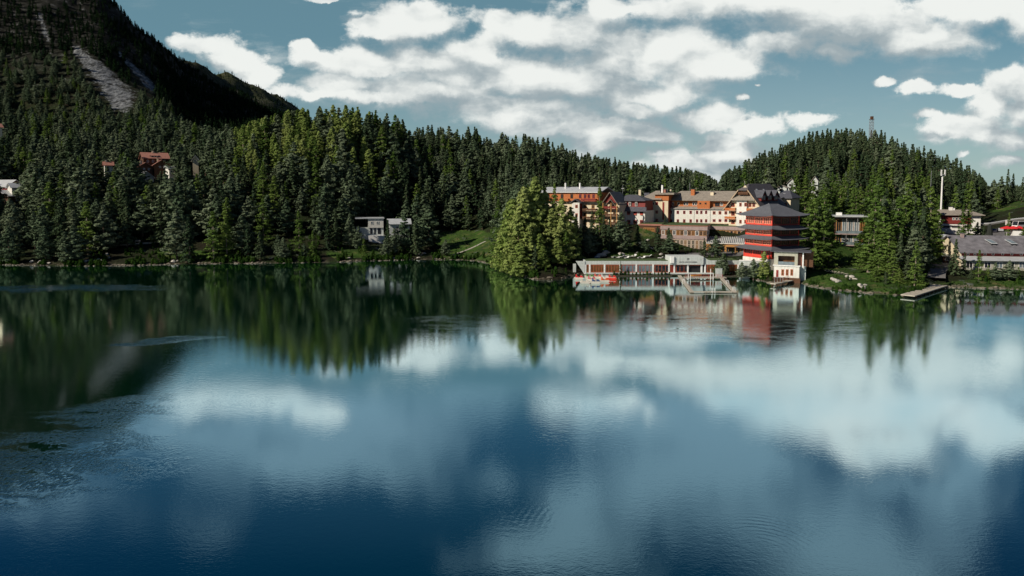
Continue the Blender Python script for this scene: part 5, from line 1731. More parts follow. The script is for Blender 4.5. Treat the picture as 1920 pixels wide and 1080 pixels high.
# the countless small stones along the waterline
rs = np.random.default_rng(3)
base = [np.array([v.co[:] for v in m_.vertices]) for m_ in [rock_mesh(20)]][0]
bm = bmesh.new(); bmesh.ops.create_icosphere(bm, subdivisions=1, radius=1)
bv = np.array([v.co[:] for v in bm.verts]); bf = np.array([[v.index for v in f.verts] for f in bm.faces]); bm.free()
V, Fc = [], []
cnt = 0
for q_, dens in [(q, 1) for q in np.arange(-20, 1940, .62)]:
    if 1085 < q_ < 1392: continue
    clump = .5 + .5 * sin(q_ * .05) * sin(q_ * .021 + 1)
    if rs.random() > .05 + .55 * clump ** 2: continue
    D_ = shoreD(q_) + rs.uniform(-.9, 1.5)
    x = (q_ - 960) / F * D_
    r_ = abs(rs.normal(.22, .16)) + .08
    v = bv * (r_ * (1 + rs.uniform(-.3, .3, (len(bv), 1)))) * np.array([rs.uniform(.8, 1.7), 1, rs.uniform(.45, .8)])
    V.append(v + np.array([x, D_, max(0, hz(x, D_)) + .02])); Fc.append(bf + cnt); cnt += len(bv)
me_ = bpy.data.meshes.new('shore_stones')
me_.from_pydata(np.concatenate(V).tolist(), [], np.concatenate(Fc).tolist())
me_.materials.append(mat('shore_stone', (.15, .13, .10), .95, .6, .35))
o = link_mesh('shore_stones', me_)
tag(o, 'loose pale stones scattered along the whole waterline', 'stones', kind='stuff')
# ------------------------------------------------------------------ foliage
M_SPRUCE = leafmat('spruce_needles', (.036, .064, .034), (.084, .115, .058), .15)
M_PINE = leafmat('stone_pine_needles', (.078, .122, .068), (.165, .202, .125), .2)
M_LARCH = leafmat('larch_needles', (.075, .14, .032), (.165, .235, .058), .35)
M_LARCHY = leafmat('sunlit_larch_needles', (.20, .285, .07), (.32, .37, .13), .4)  # bright copy of the larch needles, frontal sunlight put into the colour
M_SHRUB = leafmat('shrub_leaves', (.016, .048, .010), (.055, .105, .020), .25)
M_BARK = mat('bark', (.14, .10, .075), .95, .35, 2)
M_BARKP = mat('pale_bark', (.26, .21, .17), .95, .3, 2)


def quads(pos, nrm, size, elong, r):
    """many small leaf clumps as separate four-cornered faces"""
    n = len(pos)
    a = np.cross(nrm, r.normal(size=(n, 3)))
    a /= np.linalg.norm(a, axis=1, keepdims=True) + 1e-9
    b = np.cross(nrm, a)
    s = size[:, None]
    e = elong[:, None]
    v = np.stack([pos - a * s * e, pos - b * s, pos + a * s * e, pos + b * s], 1).reshape(-1, 3)
    f = np.arange(n * 4).reshape(n, 4)
    return v, f


def crown_mesh(kind, seed, nleaf, lsize, mat_, name='crown'):
    r = np.random.default_rng(seed)
    H = 20.0
    P0, NR = [], []
    if kind == 'spruce':
        z0, R0, droop, up = .07, 3.9, -.30, .1
        prof = lambda t: (1 - t) ** .85 * (.8 + .2 * np.sin(t * 40 + seed)) + .03
        nb, sub = 120, .55
    elif kind == 'pine':
        z0, R0, droop, up = .08, 4.9, -.02, .35
        prof = lambda t: np.clip((1 - t ** 2.3) ** .75 * (.62 + .45 * np.sin(np.pi * np.clip(t * 1.1 + .1, 0, 1))), .06, 1)
        nb, sub = 95, .8
    elif kind == 'larch':
        z0, R0, droop, up = .06, 4.7, -.08, .15
        prof = lambda t: (1 - t) ** .75 * (.85 + .15 * np.sin(t * 23 + seed)) + .04
        nb, sub = 110, .75
    elif kind == 'bushy':
        z0, R0, droop, up = .04, 5.6, -.05, .2
        prof = lambda t: (1 - t) ** .62 * (.85 + .15 * np.sin(t * 19 + seed)) + .04
        nb, sub = 130, 1.0
    else:
        z0, R0, droop, up = 0.0, 6.5, .3, .3
        prof = lambda t: np.sqrt(np.clip(1 - t * t, 0, 1)) * .9 + .1
        nb, sub = 60, 1.5
    ts = np.sort(r.random(nb) ** (.95 if kind != 'shrub' else 1.2))
    az = np.arange(nb) * 2.39996 + r.normal(0, .35, nb)
    per = max(4, nleaf // nb)
    # lopsided crown, with a few missing limbs
    lob = r.uniform(.0, .22); la = r.uniform(0, 6.28)
    for t, a in zip(ts, az):
        if kind != 'shrub' and r.random() < .08: continue
        z = H * (z0 + (1 - z0) * t)
        L = R0 * prof(t) * r.uniform(.68, 1.2) * (1 + lob * np.cos(a - la))
        k = max(3, int(per * (.35 + 1.1 * L / R0)))
        u = r.random(k) ** .62
        w = (sub * (.35 + .65 * np.sin(np.pi * np.clip(u, .08, .95)))) * (.3 + .7 * L / R0)
        x = u * L
        off = r.normal(0, 1, (k, 3)) * w[:, None] * np.array([.55, .55, .33])
        dz = droop * x + up * (x / R0) * x * .5
        if kind == 'spruce':
            off[:, 2] -= abs(r.normal(0, .28, k)) * (x / R0 + .2)
        p = np.stack([x * np.cos(a), x * np.sin(a), np.full(k, z) + dz], 1) + off
        P0.append(p)
        n = np.stack([np.cos(a) * .9 + r.normal(0, .42, k), np.sin(a) * .9 + r.normal(0, .42, k), .62 + r.normal(0, .38, k)], 1)
        NR.append(n)
    if kind != 'shrub':   # leader
        k = int(nleaf * .02) + 4
        P0.append(np.stack([r.normal(0, .09, k), r.normal(0, .09, k), H * (1 - .07 * r.random(k))], 1)); NR.append(r.normal(size=(k, 3)))
    p = np.concatenate(P0); n = np.concatenate(NR)
    if kind == 'shrub': p[:, 2] = np.maximum(p[:, 2], .3)
    n /= np.linalg.norm(n, axis=1, keepdims=True)
    sz = lsize * r.uniform(.6, 1.3, len(p)) * (.75 if kind == 'larch' else 1)
    v, f = quads(p, n, sz, r.uniform(1.2, 2.0, len(p)), r)
    me_ = bpy.data.meshes.new(name)
    me_.vertices.add(len(v)); me_.vertices.foreach_set('co', v.astype(np.float32).ravel())
    me_.loops.add(len(v)); me_.loops.foreach_set('vertex_index', f.ravel().astype(np.int32))
    me_.polygons.add(len(f)); me_.polygons.foreach_set('loop_start', (np.arange(len(f)) * 4).astype(np.int32))
    me_.materials.append(mat_)
    me_.update(calc_edges=True)
    return me_


def trunk_mesh(kind, seed):
    r = random.Random(seed)
    mb = MB()
    pts = [(0, 0, -1.5)]
    for i in range(1, 7):
        pts.append((r.uniform(-.12, .12), r.uniform(-.12, .12), 20 * i / 6.2))
    rad = [.36, .30, .25, .2, .14, .08, .03]
    for i in range(6):
        mb.tube(pts[i], pts[i + 1], rad[i], rad[i + 1], 7, cap=False)
    for i in range(14):
        z = r.uniform(1.2, 16); a = r.uniform(0, 6.28); L = 2.6 * (1 - z / 22)
        mb.tube((0, 0, z), (L * cos(a), L * sin(a), z + (.3 if kind == 'pine' else -.2) * L), .07, .02, 4, cap=False)
    return mb.mesh('trunk', M_BARKP if kind == 'larch' else M_BARK)


VAR = {}
spec = {'spruce': ('spruce', M_SPRUCE, .24, 3400, 5), 'pine': ('pine', M_PINE, .29, 5600, 6), 'larch': ('larch', M_LARCH, .27, 4400, 5), 'ylarch': ('bushy', M_LARCHY, .27, 8000, 4)}
sd_ = 100
for k, (shape, m_, ls, nl, nv) in spec.items():
    VAR[k] = []
    for i in range(nv):
        sd_ += 1
        VAR[k].append((crown_mesh(shape, sd_, nl, ls, m_), trunk_mesh(shape, sd_)))
M_FAR = leafmat('shaded_mountain_needles', (.007, .018, .009), (.018, .034, .016), .1)  # needles darkened to carry a cloud shadow over the mountain
FAR = []
for i in range(3): FAR.append(crown_mesh('spruce', 300 + i, 620, .52, M_FAR))
for i in range(3): FAR.append(crown_mesh('pine', 310 + i, 620, .58, M_FAR))
M_FARL = leafmat('shaded_mountain_larch', (.012, .030, .010), (.028, .052, .018), .15)  # larch needles darkened for the same painted cloud shadow
for i in range(2): FAR.append(crown_mesh('larch', 320 + i, 620, .62, M_FARL))
SHR = [crown_mesh('shrub', 330 + i, 700, 1.0, M_SHRUB) for i in range(4)]

CLEAR = [(1076, 1520, 340, 545, 262), (264, 320, 286, 312, 370), (276, 288, 312, 336, 345), (-5, 15, 336, 372, 356), (22, 44, 345, 368, 346), (194, 212, 302, 310, 354), (361, 372, 291, 300, 354),
         (-5, 5, 230, 244, 422), (692, 717, 409, 453, 290), (744, 756, 412, 420, 290), (846, 938, 448, 488, 300), (1569, 1616, 402, 472, 250), (1520, 1600, 484, 545, 232), (1757, 1838, 393, 436, 286),
         (1790, 1930, 440, 545, 226), (1846, 1930, 398, 440, 305), (1752, 1796, 438, 530, 262), (1740, 1746, 320, 400, 270), (1757, 1772, 317, 394, 294), (1474, 1490, 336, 356, 320), (1520, 1530, 333, 345, 318),
         (1631, 1637, 220, 238, 500), (210, 300, 452, 462, 262), (1846, 1930, 372, 396, 345), (1455, 1490, 345, 400, 300)]
FOOT = [(1010, 1500, 195, 287), (1785, 2000, 190, 232), (1740, 1855, 270, 300), (1555, 1635, 238, 262), (650, 790, 278, 302), (-60, 52, 332, 364), (188, 222, 346, 364), (252, 332, 338, 382), (352, 378, 345, 364),
        (-40, 14, 412, 434), (1450, 1535, 285, 330), (1835, 2000, 240, 312), (1750, 1800, 238, 262), (1628, 1640, 421, 429), (1745, 1790, 186, 262)]


def clear_ok(x, y, z, h, wr):
    px, pt = topix(x, y, z + h); _, pb = topix(x, y, z)
    hw_ = wr * F / y * .8
    for (x0, x1, y0, y1, D) in CLEAR:
        if y < D and px + hw_ > x0 and px - hw_ < x1 and pt < y1 and pb > y0:
            return False
    return True


TREES = []   # x, y, z, h, kind, wf, zone
def zone_name(q, D, s):
    if q < 440: return 'left'
    if q < 760 and s > 45: return 'crest'
    if q < 935: return 'bank'
    if q < 1390: return 'hill'
    return 'right'


HAND = [
    # the bright larch stand on the point left of the hotel
    (1003, 223, 333, 'ylarch', 1.0), (982, 220, 352, 'ylarch', 1.0), (960, 222, 374, 'ylarch', 1.15), (972, 216, 402, 'ylarch', 1.2), (1021, 226, 352, 'ylarch', .9), (1040, 236, 343, 'larch', .7),
    (1053, 220, 374, 'ylarch', 1.1), (1034, 220, 392, 'ylarch', 1.1), (1070, 222, 388, 'ylarch', 1.0), (1080, 226, 402, 'spruce', 1.1), (1060, 232, 392, 'larch', 1.0), (945, 236, 398, 'larch', 1.2), (930, 238, 430, 'larch', 1.3), (951, 224, 410, 'ylarch', 1.2), (992, 214, 425, 'ylarch', 1.4),
    (1012, 214, 438, 'ylarch', 1.4), (942, 230, 428, 'ylarch', 1.3), (1062, 217, 432, 'larch', 1.3), (1046, 215, 446, 'ylarch', 1.4), (1000, 230, 370, 'larch', 1.2), (1018, 212, 462, 'ylarch', 1.6), (975, 211, 455, 'ylarch', 1.6),
    (1037, 228, 385, 'ylarch', 1.1), (1080, 219, 455, 'spruce', 1.3), (958, 214, 448, 'ylarch', 1.5),
    # conifers before the hotel
    (1097, 232, 407, 'spruce', 1.3), (1110, 238, 395, 'spruce', 1.1), (1124, 243, 338, 'larch', .6), (1132, 234, 402, 'spruce', 1.2), (1104, 227, 428, 'pine', 1.4), (1120, 229, 425, 'spruce', 1.5), (1143, 231, 410, 'spruce', 1.3), (1089, 229, 420, 'spruce', 1.3),
    (1165, 230, 397, 'pine', 1.0), (1153, 233, 425, 'spruce', 1.3), (1196, 234, 424, 'spruce', 1.5), (1180, 233, 440, 'spruce', 1.4), (1233, 233, 425, 'spruce', 1.5), (1254, 231, 427, 'spruce', 1.6), (1247, 250, 405, 'spruce', 1.3), (1258, 229, 438, 'pine', 1.6),
    (1321, 227, 446, 'spruce', 1.6), (1343, 226, 441, 'pine', 1.5), (1210, 232, 447, 'pine', 1.7),
    # small trees at the pavilion and garden wall
    (1164, 211.6, 489, 'spruce', .9), (1346, 211.6, 488, 'pine', 1.3), (1356, 211.4, 474, 'pine', 1.2), (1363, 211.6, 482, 'spruce', 1.3), (1392, 204.5, 491, 'pine', 1.6), (1414, 203.2, 485, 'pine', 1.5), (1434, 201.8, 471, 'ylarch', 1.1), (1441, 201.0, 492, 'larch', 1.3), (1427, 202.5, 495, 'pine', 1.5),
    # right of the pagoda
    (1527, 208, 372, 'larch', .95), (1546, 209, 360, 'larch', .95), (1536, 216, 385, 'pine', .9), (1556, 214, 402, 'larch', 1.0), (1516, 236, 378, 'larch', 1.0), (1500, 268, 362, 'larch', 1.0), (1524, 286, 338, 'larch', 1.1), (1484, 300, 345, 'pine', .8), (1510, 278, 330, 'larch', 1.0), (1493, 292, 316, 'larch', 1.0), (1532, 262, 372, 'larch', 1.0), (1556, 262, 385, 'pine', 1.0),
    (1582, 272, 376, 'larch', 1.1), (1598, 282, 336, 'larch', 1.1), (1575, 284, 348, 'larch', 1.0), (1612, 280, 350, 'larch', 1.1),
    (1626, 219, 412, 'larch', 1.1), (1641, 208, 348, 'larch', .9), (1630, 200, 425, 'larch', 1.1), (1657, 203, 388, 'larch', .95), (1668, 195, 420, 'larch', 1.1), (1685, 208, 368, 'larch', .9), (1700, 214, 345, 'larch', .85), (1650, 196, 440, 'larch', 1.2),
    (1716, 200, 398, 'spruce', 1.05), (1732, 206, 388, 'spruce', 1.0), (1746, 218, 350, 'larch', .85), (1690, 192, 436, 'spruce', 1.15), (1676, 189, 470, 'larch', 1.4), (1703, 188, 478, 'spruce', 1.5), (1720, 190, 452, 'spruce', 1.3), (1735, 199, 430, 'spruce', 1.2), (1610, 212, 440, 'larch', 1.2),
    (1644, 187, 498, 'larch', 1.6), (1662, 184, 508, 'spruce', 1.7), (1688, 184, 502, 'larch', 1.7), (1748, 206, 440, 'larch', 1.1), (1640, 226, 380, 'larch', 1.0), (1665, 226, 372, 'larch', 1.0), (1722, 226, 372, 'larch', .9), (1760, 236, 402, 'larch', .9),
    (1794, 197, 448, 'spruce', 1.1), (1810, 198, 472, 'spruce', 1.2), (1783, 199, 488, 'spruce', 1.3), (1838, 192, 468, 'larch', .9), (1855, 191.5, 497, 'larch', 1.4), (1869, 191, 492, 'pine', 1.3), (1895, 190.5, 488, 'pine', 1.5), (1912, 190, 500, 'larch', 1.3), (1823, 193, 500, 'spruce', 1.3),
    (1806, 262, 383, 'larch', .9), (1817, 264, 381, 'larch', .9), (1833, 268, 416, 'pine', 1.2), (1845, 266, 420, 'spruce', 1.2), (1892, 266, 398, 'larch', .8), (1919, 238, 425, 'larch', 1.2),
    (1862, 345, 337, 'pine', 1.1), (1876, 352, 331, 'pine', 1.0), (1888, 348, 317, 'spruce', .9), (1898, 350, 325, 'spruce', .9), (1916, 342, 332, 'spruce', 1.0), (1852, 350, 352, 'spruce', 1.1), (1870, 338, 350, 'larch', 1.0), (1834, 352, 350, 'larch', 1.0), (1906, 356, 350, 'spruce', 1.0), (1929, 338, 342, 'spruce', 1.0),
    (672, 270, 424, 'pine', 1.1), (727, 268, 412, 'spruce', 1.1), (739, 266, 428, 'pine', 1.0), (758, 272, 400, 'pine', 1.0), (778, 268, 418, 'spruce', 1.1), (655, 272, 402, 'pine', 1.0), (682, 262, 446, 'larch', 1.2), (722, 262, 446, 'pine', 1.2), (656, 300, 318, 'pine', 1.0), (203, 338, 312, 'pine', 1.2), (303, 338, 321, 'pine', 1.2), (262, 338, 327, 'pine', 1.1), (216, 340, 318, 'pine', 1.1), (560, 262, 395, 'larch', 1.0), (835, 268, 448, 'pine', 1.3), (925, 250, 440, 'larch', 1.3),
]
for px, D, top, kd, wf in HAND:
    if 1500 < px < 1765 and kd == 'larch': wf *= 1.25
    x = P(px, (top + 430) / 2, D).x
    z = max(hz(x, D), .25)
    h = P(px, top, D).z - z
    TREES.append([x, D, z, h, kd, wf, 'hand' + str(px)])
HXY = np.array([(t[0], t[1]) for t in TREES])

SKYL = [(440, 238), (500, 214), (560, 202), (630, 194), (700, 202), (760, 197), (830, 211), (900, 229), (1000, 243), (1050, 259), (1100, 277), (1150, 292), (1200, 302), (1250, 307), (1300, 317), (1330, 328), (1348, 340), (1357, 322), (1400, 297), (1450, 268),
        (1500, 249), (1560, 239), (1640, 240), (1700, 259), (1750, 277), (1800, 297), (1840, 327), (1852, 346), (1930, 346)]
CAPX, CAPY = [a for a, b in SKYL], [b for a, b in SKYL]
r = np.random.default_rng(42)
def spac(y): return 6.9 if y < 420 else 6.9
y = 170.0
while y < 640:
    sp = spac(y)
    xs = np.arange(-0.80 * y - 6, 0.80 * y + 6, sp)
    xs = xs + r.uniform(-sp * .42, sp * .42, len(xs))
    ys = y + r.uniform(-sp * .42, sp * .42, len(xs))
    zs = height(xs, ys)
    q = 960 + F * xs / ys
    s = ys - shoreD(q)
    scree_h = np.maximum(scree_at(xs, ys, zs), np.maximum(scree_at(xs, ys, zs + 5), scree_at(xs, ys, zs + 10)))
    gz_ = zone(GRASS, xs, ys); pz_ = zone(PAVED, xs, ys)
    for i in range(len(xs)):
        if s[i] < 1.6 or gz_[i] < .95 or pz_[i] < 1.15: continue
        qi, yi = q[i], ys[i]
        if any(a < qi < b and c < yi < d for a, b, c, d in FOOT): continue
        if np.min(np.hypot(HXY[:, 0] - xs[i], HXY[:, 1] - yi)) < 3.2: continue
        if qi < 640 and s[i] > 330: continue
        zn = zone_name(qi, yi, s[i])
        rr_ = r.random()
        cl = .5 + .5 * sin(xs[i] * .045 + 1) * cos(yi * .05)
        if zn == 'left':
            kd = 'pine' if rr_ < .60 else ('spruce' if rr_ < .86 else 'larch')
            h = r.uniform(15, 23)
            if r.random() < .22: continue
        elif zn == 'crest':
            pl_ = (.80 if s[i] > 62 else .22) * (1 if 440 < qi < 700 else .35)
            kd = 'larch' if rr_ < pl_ else ('pine' if rr_ < pl_ + .3 * (1 - pl_) + .1 else 'spruce')
            if kd == 'larch' and s[i] > 66 and qi < 720 and r.random() < .7: kd = 'ylarch'
            h = r.uniform(15.5, 23)
        elif zn == 'bank':
            kd = 'pine' if rr_ < .5 else ('spruce' if rr_ < .9 else 'larch')
            h = r.uniform(11, 19)
            if s[i] < 40 and r.random() < .45: continue
        elif zn == 'hill':
            kd = 'spruce' if rr_ < .62 else ('pine' if rr_ < .96 else 'larch')
            h = r.uniform(12, 19.5)
        else:
            if yi < 300:
                kd = 'larch' if rr_ < .55 else ('pine' if rr_ < .75 else 'spruce')
            elif yi < 370:
                kd = 'larch' if rr_ < (.45 if yi < 325 else .10) else ('pine' if rr_ > .88 else 'spruce')
            else:
                kd = 'spruce' if rr_ < .8 else 'pine'
            h = r.uniform(12, 20)
            if qi > 1850: h *= .8
        h *= .8 + .4 * cl if h > 12 else 1
        h = min(h, 23.5)
        if 40 < qi < 420 and s[i] > 60: h *= .9
        if s[i] < 12: h *= r.uniform(.45, .95)
        if yi > 430 and scree_h[i] > .2: continue
        if qi < 640 and s[i] > 190: h *= max(.55, 1 - (s[i] - 190) / 250)
        tx_, ty_ = topix(xs[i], yi, zs[i] + h)
        cp_ = np.interp(tx_, CAPX, CAPY)
        if ty_ < cp_ and 430 < tx_:
            h -= (cp_ - ty_ + r.uniform(0, 9)) * yi / F
            if h < 6: continue
        if not clear_ok(xs[i], yi, zs[i], h, 3.3 * h / 20):
            h2 = h * .55
            if r.random() < .5 and clear_ok(xs[i], yi, zs[i], h2, 3.3 * h2 / 20): h = h2
            else: continue
        TREES.append([xs[i], yi, float(zs[i]), float(h), kd, float(r.uniform(.85, 1.25) * (1.15 if zn in ('left', 'crest', 'bank') else 1.0)), zn])
    y += sp * .93

SPOT = [(130, 'by the left picture edge'), (255, 'left of the red-roofed chalets'), (345, 'near the red-roofed chalets'), (440, 'right of the red-roofed chalets'), (560, 'at the mountain foot'), (660, 'left of the white villa'),
        (780, 'above the white villa'), (935, 'above the green meadow'), (1090, 'behind the larch stand'), (1210, 'behind the orange hotel wing'), (1390, 'behind the long hotel wing'), (1480, 'behind the pagoda'), (1570, 'right of the pagoda'),
        (1680, 'below the lookout tower'), (1760, 'left of the phone mast'), (9999, 'right of the phone mast')]
GRP = {'left': 'of the left bank forest', 'crest': 'on the middle hill', 'bank': 'behind the meadow', 'hill': 'on the ridge behind the hotel', 'right': 'of the right hill'}
def wild_label(t):
    x, y_, z, h, kd, wf, zn = t
    q_ = 960 + F * x / y_; s_ = y_ - float(shoreD(q_))
    size = 'small' if h < 12 else ('tall' if h > 16.5 else 'mid-sized')
    row = 'by the water' if s_ < 16 else ('low down' if s_ < 55 else ('halfway up' if s_ < 105 else 'high up'))
    sp = next(n for lim, n in SPOT if q_ < lim)
    return f"{size} {ADJ[kd]} {row} {sp}", f"{ {'spruce': 'spruces', 'pine': 'stone pines', 'larch': 'larches', 'ylarch': 'larches'}[kd] } {GRP[zn]}"
ADJ = {'ylarch': 'yellow-green larch', 'larch': 'light green larch', 'pine': 'grey-green stone pine', 'spruce': 'dark spruce'}
NAME = {'ylarch': 'larch_tree', 'larch': 'larch_tree', 'pine': 'stone_pine_tree', 'spruce': 'spruce_tree'}
ORD = ['first', 'second', 'third', 'fourth', 'fifth', 'sixth', 'seventh', 'eighth', 'ninth', 'tenth', 'eleventh', 'twelfth', 'thirteenth', 'fourteenth', 'fifteenth', 'sixteenth', 'seventeenth', 'eighteenth', 'nineteenth', 'twentieth', 'last']
AREAS = [(900, 1086, 'in the larch stand on the wooded point', 'trees of the larch stand on the point'), (1086, 1190, 'before the hotel balconies', 'conifers before the hotel'), (1190, 1335, 'before the taupe restaurant block', 'conifers before the restaurant block'),
         (1335, 1450, 'at the waterside left of the boathouse', 'garden trees by the pagoda'), (1450, 1625, 'between pagoda and modern house', 'trees between pagoda and modern house'), (1625, 1770, 'on the grassy right bank', 'trees on the right bank'),
         (1770, 1830, 'around the phone mast building and shingle roof', 'trees by the red timber building'), (1830, 1960, 'at the right edge around the long low house', 'trees at the right edge'), (0, 900, 'on the far left bank', 'tall single trees on the left bank')]


def place_tree(t, label, group):
    x, y_, z, h, kd, wf, zn = t
    cr, tr = VAR[kd][int(abs(x * 7.3 + y_ * 3.1)) % len(VAR[kd])]
    e = empty(NAME[kd], (x, y_, z - .1), (x * 12.9 + y_ * 4.1) % 6.28, label, 'tree', group)
    e.scale = (h / 20 * wf, h / 20 * wf, h / 20)
    link_mesh('trunk', tr, e); link_mesh('crown', cr, e)


hand = [t for t in TREES if t[6].startswith('hand')]
wild = [t for t in TREES if not t[6].startswith('hand')]
for x0, x1, wh, grp in AREAS:
    for kd in ADJ:
        sel = sorted([t for t in hand if x0 <= int(t[6][4:]) < x1 and t[4] == kd], key=lambda t: int(t[6][4:]))
        for i, t in enumerate(sel):
            lb = f'{ADJ[kd]} {wh}'
            place_tree(t, lb, grp)
rest = []
for kd in ('spruce', 'pine', 'larch'):
    nh = sum(1 for t in hand if NAME[t[4]] == NAME[kd])
    lst = sorted([t for t in wild if NAME[t[4]] == NAME[kd]], key=lambda t: -t[3] / t[1])
    for t in lst[:298 - nh]:
        if t[4] == 'ylarch': t[5] *= .72
        lb, gr_ = wild_label(t)
        place_tree(t, lb, gr_)
    rest += lst[298 - nh:]
print('TREES', len(TREES), 'hand', len(hand), 'rest', len(rest))


def scatter(name, label, cat, pts, sources):
    """stuff: pts = list of (x,y,z,sx,sz,rot,var); sources = list of lists of meshes"""
    me_ = bpy.data.meshes.new(name)
    me_.from_pydata([p[:3] for p in pts], [], [])
    for nm, tp, vals in (('sc', 'FLOAT_VECTOR', [c for p in pts for c in (p[3], p[3], p[4])]), ('rot', 'FLOAT_VECTOR', [c for p in pts for c in (0, 0, p[5])]), ('var', 'INT', [p[6] for p in pts])):
        at = me_.attributes.new(nm, tp, 'POINT')
        at.data.foreach_set('vector' if tp == 'FLOAT_VECTOR' else 'value', vals)
    ob = bpy.data.objects.new(name, me_); COL.objects.link(ob)
    tree = bpy.data.node_groups.new(name, 'GeometryNodeTree')
    tree.interface.new_socket(name='Geometry', in_out='INPUT', socket_type='NodeSocketGeometry')
    tree.interface.new_socket(name='Geometry', in_out='OUTPUT', socket_type='NodeSocketGeometry')
    N, L = tree.nodes, tree.links
    gi, go = N.new('NodeGroupInput'), N.new('NodeGroupOutput')
    join = N.new('GeometryNodeJoinGeometry')
    def na(nm, tp):
        a = N.new('GeometryNodeInputNamedAttribute'); a.data_type = tp; a.inputs[0].default_value = nm
        return a.outputs[0]
    av, asc, ar = na('var', 'INT'), na('sc', 'FLOAT_VECTOR'), na('rot', 'FLOAT_VECTOR')
    for v, meshes in enumerate(sources):
        cmp_ = N.new('FunctionNodeCompare'); cmp_.data_type = 'INT'; cmp_.operation = 'EQUAL'
        L.new(av, cmp_.inputs[2]); cmp_.inputs[3].default_value = v
        iop = N.new('GeometryNodeInstanceOnPoints')
        L.new(gi.outputs[0], iop.inputs['Points']); L.new(cmp_.outputs[0], iop.inputs['Selection'])
        L.new(asc, iop.inputs['Scale']); L.new(ar, iop.inputs['Rotation'])
        jj = N.new('GeometryNodeJoinGeometry')
        for m_ in meshes:
            src = bpy.data.objects.new(name + '_source', m_)
            oi = N.new('GeometryNodeObjectInfo'); oi.inputs['Object'].default_value = src
            L.new(oi.outputs['Geometry'], jj.inputs[0])
        L.new(jj.outputs[0], iop.inputs['Instance'])
        L.new(iop.outputs[0], join.inputs[0])
    L.new(join.outputs[0], go.inputs[0])
    md = ob.modifiers.new('scatter', 'NODES'); md.node_group = tree
    tag(ob, label, cat, kind='stuff')
    return ob


pts = []
kv = {'spruce': 0, 'pine': 5, 'larch': 11, 'ylarch': 16}
for x, y_, z, h, kd, wf, zn in rest:
    n_ = {'spruce': 5, 'pine': 6, 'larch': 5, 'ylarch': 4}[kd]
    if kd == 'ylarch': wf *= .72
    pts.append((x, y_, z - .1, h / 20 * wf, h / 20, (x * 5.1) % 6.28, kv[kd] + int(abs(x * 3.7 + y_)) % n_))
scatter('hill_forest', 'dense conifer forest filling the wooded hills behind the nearer single trees', 'forest', pts, [list(v) for v in VAR['spruce'] + VAR['pine'] + VAR['larch'] + VAR['ylarch']])

# mountain forest, thousands of small trees
pts = []
y = 430.0
while y < 1420:
    sp = 4.6 if y < 700 else (6.2 if y < 950 else 9)
    xs = np.arange(-0.85 * y, -0.20 * y, sp)
    xs = xs + r.uniform(-sp * .45, sp * .45, len(xs)); ys = y + r.uniform(-sp * .45, sp * .45, len(xs))
    zs = height(xs, ys); q = 960 + F * xs / ys; s = ys - shoreD(q)
    sc_ = np.maximum(scree_at(xs, ys, zs), np.maximum(scree_at(xs, ys, zs + 6), scree_at(xs, ys, zs + 11)))
    for i in range(len(xs)):
        if q[i] < 640 and s[i] <= 330 and ys[i] < 640: continue
        if q[i] >= 640: continue
        if sc_[i] > .15 + .5 * r.random(): continue
        alt = zs[i]
        dens = 1.0 if alt < 130 else (.80 if alt < 190 else .55)
        dens *= .55 + .6 * (sin(xs[i] * .05 + ys[i] * .02) * sin(ys[i] * .06 - xs[i] * .03) > -.35)
        if ys[i] > 930: dens *= .55
        if r.random() > dens: continue
        px_, py_ = topix(xs[i], ys[i], alt)
        if q[i] < 60 and False: continue
        rr_ = r.random()
        v = int(r.integers(0, 3)) if rr_ < .55 else (int(r.integers(3, 6)) if rr_ < .87 else int(r.integers(6, 8)))
        h = r.uniform(6.5, 11) * (1 if alt < 150 else .72)
        if ys[i] > 930: h *= .7
        pts.append((xs[i], ys[i], float(alt) - .3, h / 20 * 1.15, h / 20, r.uniform(0, 6.28), v))
    y += sp * .95
print('MOUNTAIN', len(pts))
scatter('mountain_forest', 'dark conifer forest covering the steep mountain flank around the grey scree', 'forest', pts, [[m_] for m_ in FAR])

# shrubs that can be told apart, and the undergrowth
SHL = []
for i in range(26):
    SHL.append((r.uniform(640, 935), r.uniform(474, 488), r.uniform(1.2, 3.0), 'leafy green shrub on the meadow bank by the white villa', 'shrubs on the meadow bank'))
for i in range(16):
    SHL.append((r.uniform(310, 470), r.uniform(468, 490), r.uniform(1.5, 3.2), 'bright green shrub below the forest left of the villa', 'shrubs below the forest'))
for i in range(16):
    SHL.append((r.uniform(1515, 1745), r.uniform(520, 548), r.uniform(.8, 1.8), 'low green shrub at the waterline of the grassy right bank', 'shrubs on the right bank'))
for i in range(12):
    SHL.append((r.uniform(1800, 1925), r.uniform(522, 537), r.uniform(.9, 1.9), 'low shrub on the strip of grass before the long low house', 'shrubs before the long low house'))
for i in range(12):
    SHL.append((r.uniform(940, 1075), r.uniform(500, 520), r.uniform(1.2, 2.6), 'yellow-green shrub under the larch stand on the point', 'shrubs under the larch stand'))
for i in range(22):
    SHL.append((r.uniform(1130, 1290), r.uniform(468, 484), r.uniform(.7, 1.6), 'dark green garden shrub between the boulders above the pavilion', 'garden shrubs above the pavilion'))
for i in range(16):
    SHL.append((r.uniform(1285, 1400), r.uniform(473, 486), r.uniform(.8, 1.6), 'garden shrub below the glazed winter garden', 'garden shrubs below the winter garden'))
for px, py, h, lb, gr_ in SHL:
    g_ = ground_px(px, py, 178)
    if g_ is None or (1086 < px < 1400 and g_.y < 219): continue
    o = link_mesh('shrub', SHR[int(px) % 4], None, (g_.x, g_.y, g_.z - .1))
    o.scale = (h / 20 * .75, h / 20 * .75, h / 20); o.rotation_euler = (0, 0, px)
    tag(o, lb, 'shrub', gr_)
